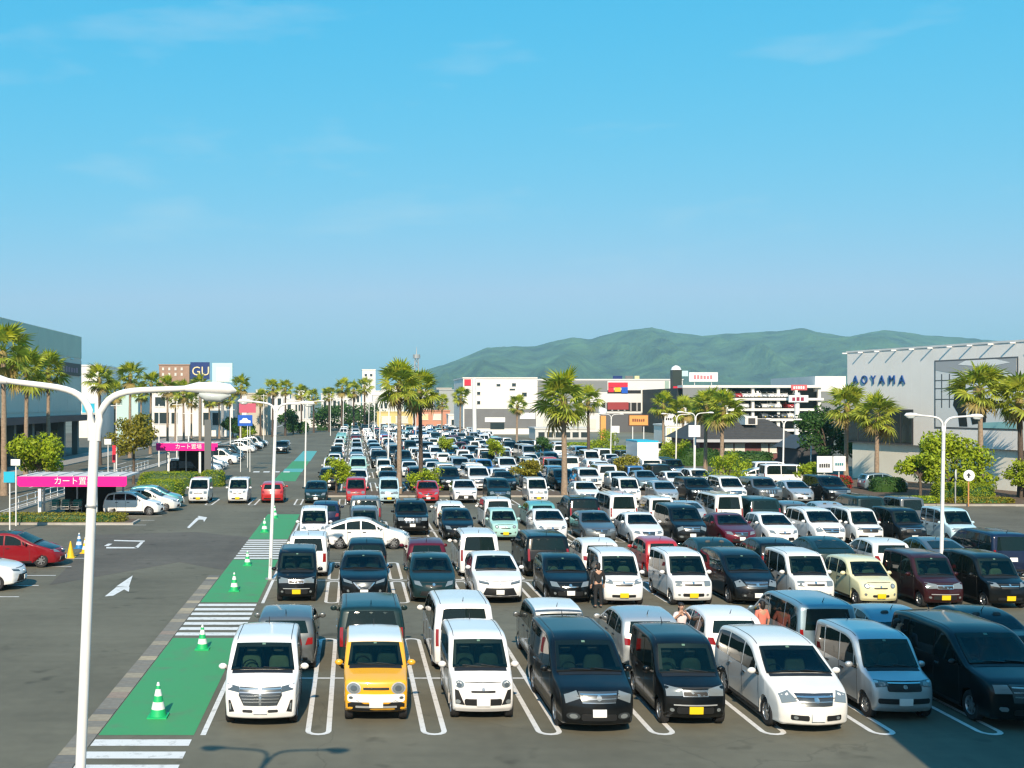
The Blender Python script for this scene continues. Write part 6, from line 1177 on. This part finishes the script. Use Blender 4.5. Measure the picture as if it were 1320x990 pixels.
# ---------------------------------------------------------------- mountains
RID = [(380, 519), (470, 517), (520, 506), (536, 488), (548, 475), (575, 468), (627, 446), (660, 445), (690, 444), (735, 433), (760, 435), (800, 425), (841, 420), (870, 427), (905, 431), (940, 428), (1000, 425), (1035, 421), (1065, 428), (1095, 432), (1140, 423), (1190, 430), (1240, 433), (1290, 438), (1400, 436), (1600, 450), (1900, 462), (2300, 490)]
def ridge(px):
    for (a, ya), (b_, yb) in zip(RID, RID[1:]):
        if a <= px <= b_: t = (px - a) / (b_ - a); return lerp(ya, yb, t)
    return 519
NX, NY = 420, 90; vv, ff = [], []; JR = 56                                  # row JR is the crest line
for j in range(NY):
    Dm = lerp(3000, 5200, j / JR) if j <= JR else lerp(5200, 6700, (j - JR) / (NY - 1 - JR))
    for i in range(NX):
        px = lerp(380, 2200, i / (NX - 1)); Xm = (px - CX) * Dm / F; hz = (HY - ridge(px)) * 5200 / F
        pr = max(0, min(1, (Dm - 3050) / 2150)) if j <= JR else max(0, 1 - (Dm - 5200) / 1500)
        spur = 1 - abs(noise.noise(Vector((Xm / 330 + .6 * noise.noise(Vector((Xm / 700, Dm / 800, 3))), Dm / 2300, 7.7)))) * 2.2
        spur2 = 1 - abs(noise.noise(Vector((Xm / 150, Dm / 620, 1.7)))) * 2.0
        f1 = noise.fractal(Vector((Xm / 700, Dm / 900, 2.2)), 1, 2, 5)
        am = math.sin(math.pi * pr) ** .8 * min(1, hz / 160)
        z = hz * pr ** 1.1 + am * (spur * 85 + spur2 * 34 + f1 * 45 - 70) + noise.fractal(Vector((Xm / 60, Dm / 60, 1)), 1, 2, 3) * (3.5 if j == JR else 6) * min(1, hz / 60) * min(1, pr * 3)
        if j < JR: z = min(z, (hz * (Dm / 5200) + 7.3) * .985)
        vv.append((Xm, Dm, max(-2, z) if pr > 0 else -2))
for j in range(NY - 1):
    for i in range(NX - 1): a = j * NX + i; ff.append((a, a + 1, a + NX + 1, a + NX))
me = bpy.data.meshes.new('mountain'); me.from_pydata(vv, [], ff); me.polygons.foreach_set('use_smooth', [True] * len(ff))
FORM = mat('forest', (.045, .085, .026), .95, var=.95, scale=.009); n = FORM.node_tree.nodes; l = FORM.node_tree.links
vz = n.new('ShaderNodeTexNoise'); vz.inputs['Scale'].default_value = .035; vz.inputs['Detail'].default_value = 8; t_ = n.new('ShaderNodeTexCoord'); l.new(t_.outputs['Object'], vz.inputs['Vector']); bp_ = n.new('ShaderNodeBump'); bp_.inputs['Strength'].default_value = 1; bp_.inputs['Distance'].default_value = 22; l.new(vz.outputs['Fac'], bp_.inputs['Height']); l.new(bp_.outputs[0], n['Principled BSDF'].inputs['Normal'])
me.materials.append(FORM); structure(link('mountain', me))
# ---------------------------------------------------------------- haze: one closed volume round the whole place
b = MB(); b.box(-8500, 13500, -500, 15500, -1.2, 560); hz_m = bpy.data.materials.new('haze_air'); hz_m.use_nodes = True; n = hz_m.node_tree.nodes; n.remove(n['Principled BSDF']); pvn = n.new('ShaderNodeVolumePrincipled'); pvn.inputs['Color'].default_value = (.46, .88, 1.0, 1); pvn.inputs['Density'].default_value = 1.25e-4; pvn.inputs['Anisotropy'].default_value = .0
hz_m.node_tree.links.new(pvn.outputs[0], n['Material Output'].inputs['Volume']); hz = b.build('haze', hz_m); hz['kind'] = 'stuff'; tag(hz, 'thin pale blue haze over the distance', 'haze')
# ---------------------------------------------------------------- people
SKIN = mat('skin', (.50, .30, .21), .6); HAIR = mat('hair', (.015, .012, .011), .6)
def skin_obj(name, verts, edges, radii, m, parent, root_i=0, sub=2):
    me = bpy.data.meshes.new(name); me.from_pydata(verts, edges, []); o = bpy.data.objects.new(name, me); col.objects.link(o)
    md = o.modifiers.new('s', 'SKIN'); md.use_smooth_shade = True; o.modifiers.new('u', 'SUBSURF').levels = sub
    for i, r_ in enumerate(radii): me.skin_vertices[0].data[i].radius = r_ if isinstance(r_, tuple) else (r_, r_)
    me.skin_vertices[0].data[root_i].use_root = True
    bpy.context.view_layer.update(); m2 = bpy.data.meshes.new_from_object(o.evaluated_get(bpy.context.evaluated_depsgraph_get())); bpy.data.objects.remove(o)
    m2.name = name; m2.materials.clear(); m2.materials.append(m); m2.polygons.foreach_set('use_smooth', [True] * len(m2.polygons)); return link(name, m2, None, parent)
def person(X, Y, rz, H, shirt, trousers, label, arms, legs=None, hair=.0, sleeve=.98):
    # local frame: facing -y; arms: (elbow, hand) per side in metres for a 1.7 m figure
    k = H / 1.7; root = empty('person', (X, Y, .005), rz); tag(root, label, 'person', 'people in the lot'); S = lambda p: (p[0]*k, p[1]*k, p[2]*k)
    L = legs or [((.10, -.02, .48), (.11, .02, .08)), ((-.10, .0, .48), (-.12, .0, .08))]
    v = [(0, 0, .92), (0, .0, 1.10), (0, .01, 1.32), (0, 0, 1.44), (0, -.005, 1.51), (0, -.02, 1.58), (0, -.02, 1.66)]; e = [(0, 1), (1, 2), (2, 3), (3, 4), (4, 5), (5, 6)]
    r_ = [(.13, .10), (.12, .09), (.15, .095), (.06, .055), (.05, .05), (.078, .092), (.062, .075)]
    for s, (el, ha) in zip((1, -1), arms):
        i = len(v); v += [(s*.17, 0, 1.38), el, ha, tuple(lerp(a, b_, 1.28) for a, b_ in zip(el, ha))]; e += [(2, i), (i, i+1), (i+1, i+2), (i+2, i+3)]; r_ += [.055, .040, .030, (.036, .018)]
    for s, (kn, an) in zip((1, -1), L):
        i = len(v); v += [(s*.09, 0, .84), kn, an, (an[0], an[1] - .17, .035)]; e += [(0, i), (i, i+1), (i+1, i+2), (i+2, i+3)]; r_ += [.085, .055, .038, (.045, .028)]
    skin_obj('body', [S(p) for p in v], e, [tuple(q*k for q in (x if isinstance(x, tuple) else (x, x))) for x in r_], SKIN, root)
    # fingers and thumb, rooted in the palm
    for s, (el, ha) in zip((1, -1), arms):
        d = (Vector(ha) - Vector(el)).normalized(); sd = d.cross(Vector((0, 1, 0)));  sd = sd.normalized() if sd.length > .1 else Vector((1, 0, 0)); p0 = Vector(ha) + d * .07
        vs_, es_, rs_ = [tuple(p0)], [], [.016]
        for f_, ln in zip((-1.5, -.5, .5, 1.5), (.062, .078, .082, .07)):
            i = len(vs_); a = p0 + sd * f_ * .017 + d * .02; vs_ += [tuple(a), tuple(a + d * ln * .5), tuple(a + d * ln + Vector((0, -.015, 0)))]; es_ += [(0, i), (i, i+1), (i+1, i+2)]; rs_ += [.010, .009, .008]
        i = len(vs_); a = Vector(ha) + d * .03 + sd * .03; vs_ += [tuple(a), tuple(a + d * .04 + sd * .02)]; es_ += [(0, i), (i, i+1)]; rs_ += [.011, .009]
        skin_obj('hand', [S(p) for p in vs_], es_, [q*k for q in rs_], SKIN, root, 0, 1)
    # clothing shells
    v = [(0, 0, .86), (0, 0, 1.10), (0, .01, 1.33), (0, 0, 1.43)]; e = [(0, 1), (1, 2), (2, 3)]; r_ = [(.150, .118), (.142, .108), (.170, .112), (.072, .066)]
    for s, (el, ha) in zip((1, -1), arms):
        i = len(v); v += [(s*.175, 0, 1.38), tuple(lerp(a, b_, .98) for a, b_ in zip((s*.175, 0, 1.38), el))]; e += [(2, i), (i, i+1)]; r_ += [.068, .056]
        if sleeve > 1: v += [tuple(lerp(a, b_, .95) for a, b_ in zip(el, ha))]; e += [(i+1, i+2)]; r_ += [.044]
    skin_obj('shirt', [S(p) for p in v], e, [tuple(q*k for q in (x if isinstance(x, tuple) else (x, x))) for x in r_], shirt, root)
    v = [(0, 0, .96), (0, 0, .88)]; e = [(0, 1)]; r_ = [(.148, .116), (.145, .118)]
    for s, (kn, an) in zip((1, -1), L): i = len(v); v += [(s*.092, 0, .80), kn, (an[0], an[1], .10)]; e += [(1, i), (i, i+1), (i+1, i+2)]; r_ += [.100, .070, .056]
    skin_obj('trousers', [S(p) for p in v], e, [tuple(q*k for q in (x if isinstance(x, tuple) else (x, x))) for x in r_], trousers, root)
    for s, (kn, an) in zip((1, -1), L): skin_obj('shoe', [S((an[0], an[1] + .05, .045)), S((an[0], an[1] - .08, .045)), S((an[0], an[1] - .20, .035))], [(0, 1), (1, 2)], [.046*k, .048*k, .036*k], DARK_S, root, 0, 1)
    # face: nose, ears, eyes, mouth; hair cap
    bm = bmesh.new()
    def blob(c, rr):
        g = bmesh.ops.create_uvsphere(bm, u_segments=8, v_segments=6, radius=1)
        for q in g['verts']: q.co = Vector((q.co.x*rr[0] + c[0], q.co.y*rr[1] + c[1], q.co.z*rr[2] + c[2])) * k
    blob((0, -.115, 1.595), (.013, .02, .018)); blob((.080, -.01, 1.60), (.012, .02, .03)); blob((-.080, -.01, 1.60), (.012, .02, .03))
    me = bpy.data.meshes.new('nose_and_ears'); bm.to_mesh(me); bm.free(); me.materials.append(SKIN); link('nose_and_ears', me, None, root)
    bm = bmesh.new(); blob((.032, -.102, 1.625), (.014, .008, .007)); blob((-.032, -.102, 1.625), (.014, .008, .007)); me = bpy.data.meshes.new('eyes'); bm.to_mesh(me); bm.free(); me.materials.append(HAIR); link('eyes', me, None, root)
    bm = bmesh.new(); blob((0, -.100, 1.555), (.026, .008, .006)); me = bpy.data.meshes.new('mouth'); bm.to_mesh(me); bm.free(); me.materials.append(mat('lips', (.35, .10, .09), .5)); link('mouth', me, None, root)
    bm = bmesh.new(); blob((0, .015, 1.655), (.092, .105, .075)); blob((0, .055, 1.60 - hair*.5), (.085, .06, .09 + hair)); me = bpy.data.meshes.new('hair'); bm.to_mesh(me); bm.free(); me.polygons.foreach_set('use_smooth', [True]*len(me.polygons)); me.materials.append(HAIR); link('hair', me, None, root)
    return root
down = [((.24, .03, 1.12), (.25, -.04, .88)), ((-.24, .03, 1.12), (-.25, -.04, .88))]
raised = [((.27, -.04, 1.22), (.12, -.16, 1.42)), ((-.26, -.05, 1.20), (-.12, -.17, 1.38))]
reach = [((.30, -.12, 1.22), (.42, -.36, 1.22)), ((-.24, .03, 1.12), (-.25, -.04, .88))]
BEIGE = mat('cloth_beige', (.66, .58, .60), .9); BLACKC = mat('cloth_black', (.015, .016, .018), .9); CORAL = mat('cloth_coral', (.65, .20, .15), .9); LILAC = mat('cloth_lilac', (.50, .47, .58), .9); DENIM = mat('cloth_denim', (.05, .08, .16), .9); SKYB = mat('cloth_sky', (.05, .30, .55), .9)
person(9.35, 31.6, 0, 1.60, BEIGE, DENIM, 'woman in pale top with hands raised to her head behind the black microvan', raised, hair=.08)
person(11.75, 31.9, R(200), 1.62, CORAL, BLACKC, 'person in coral top walking between white hatchback and blue grey minivan', down, hair=.05)
person(8.75, 39.6, R(190), 1.60, BLACKC, BLACKC, 'person in black standing in the aisle before the black hatchback', down, hair=.06, sleeve=2)
person(14.05, 28.6, R(60), 1.72, LILAC, BLACKC, 'man in lilac shirt reaching out to the luxury van door', reach)
person(xat(737, 93), 92.5, 0, 1.7, SKYB, DENIM, 'person in sky blue top by the palm planting', down)
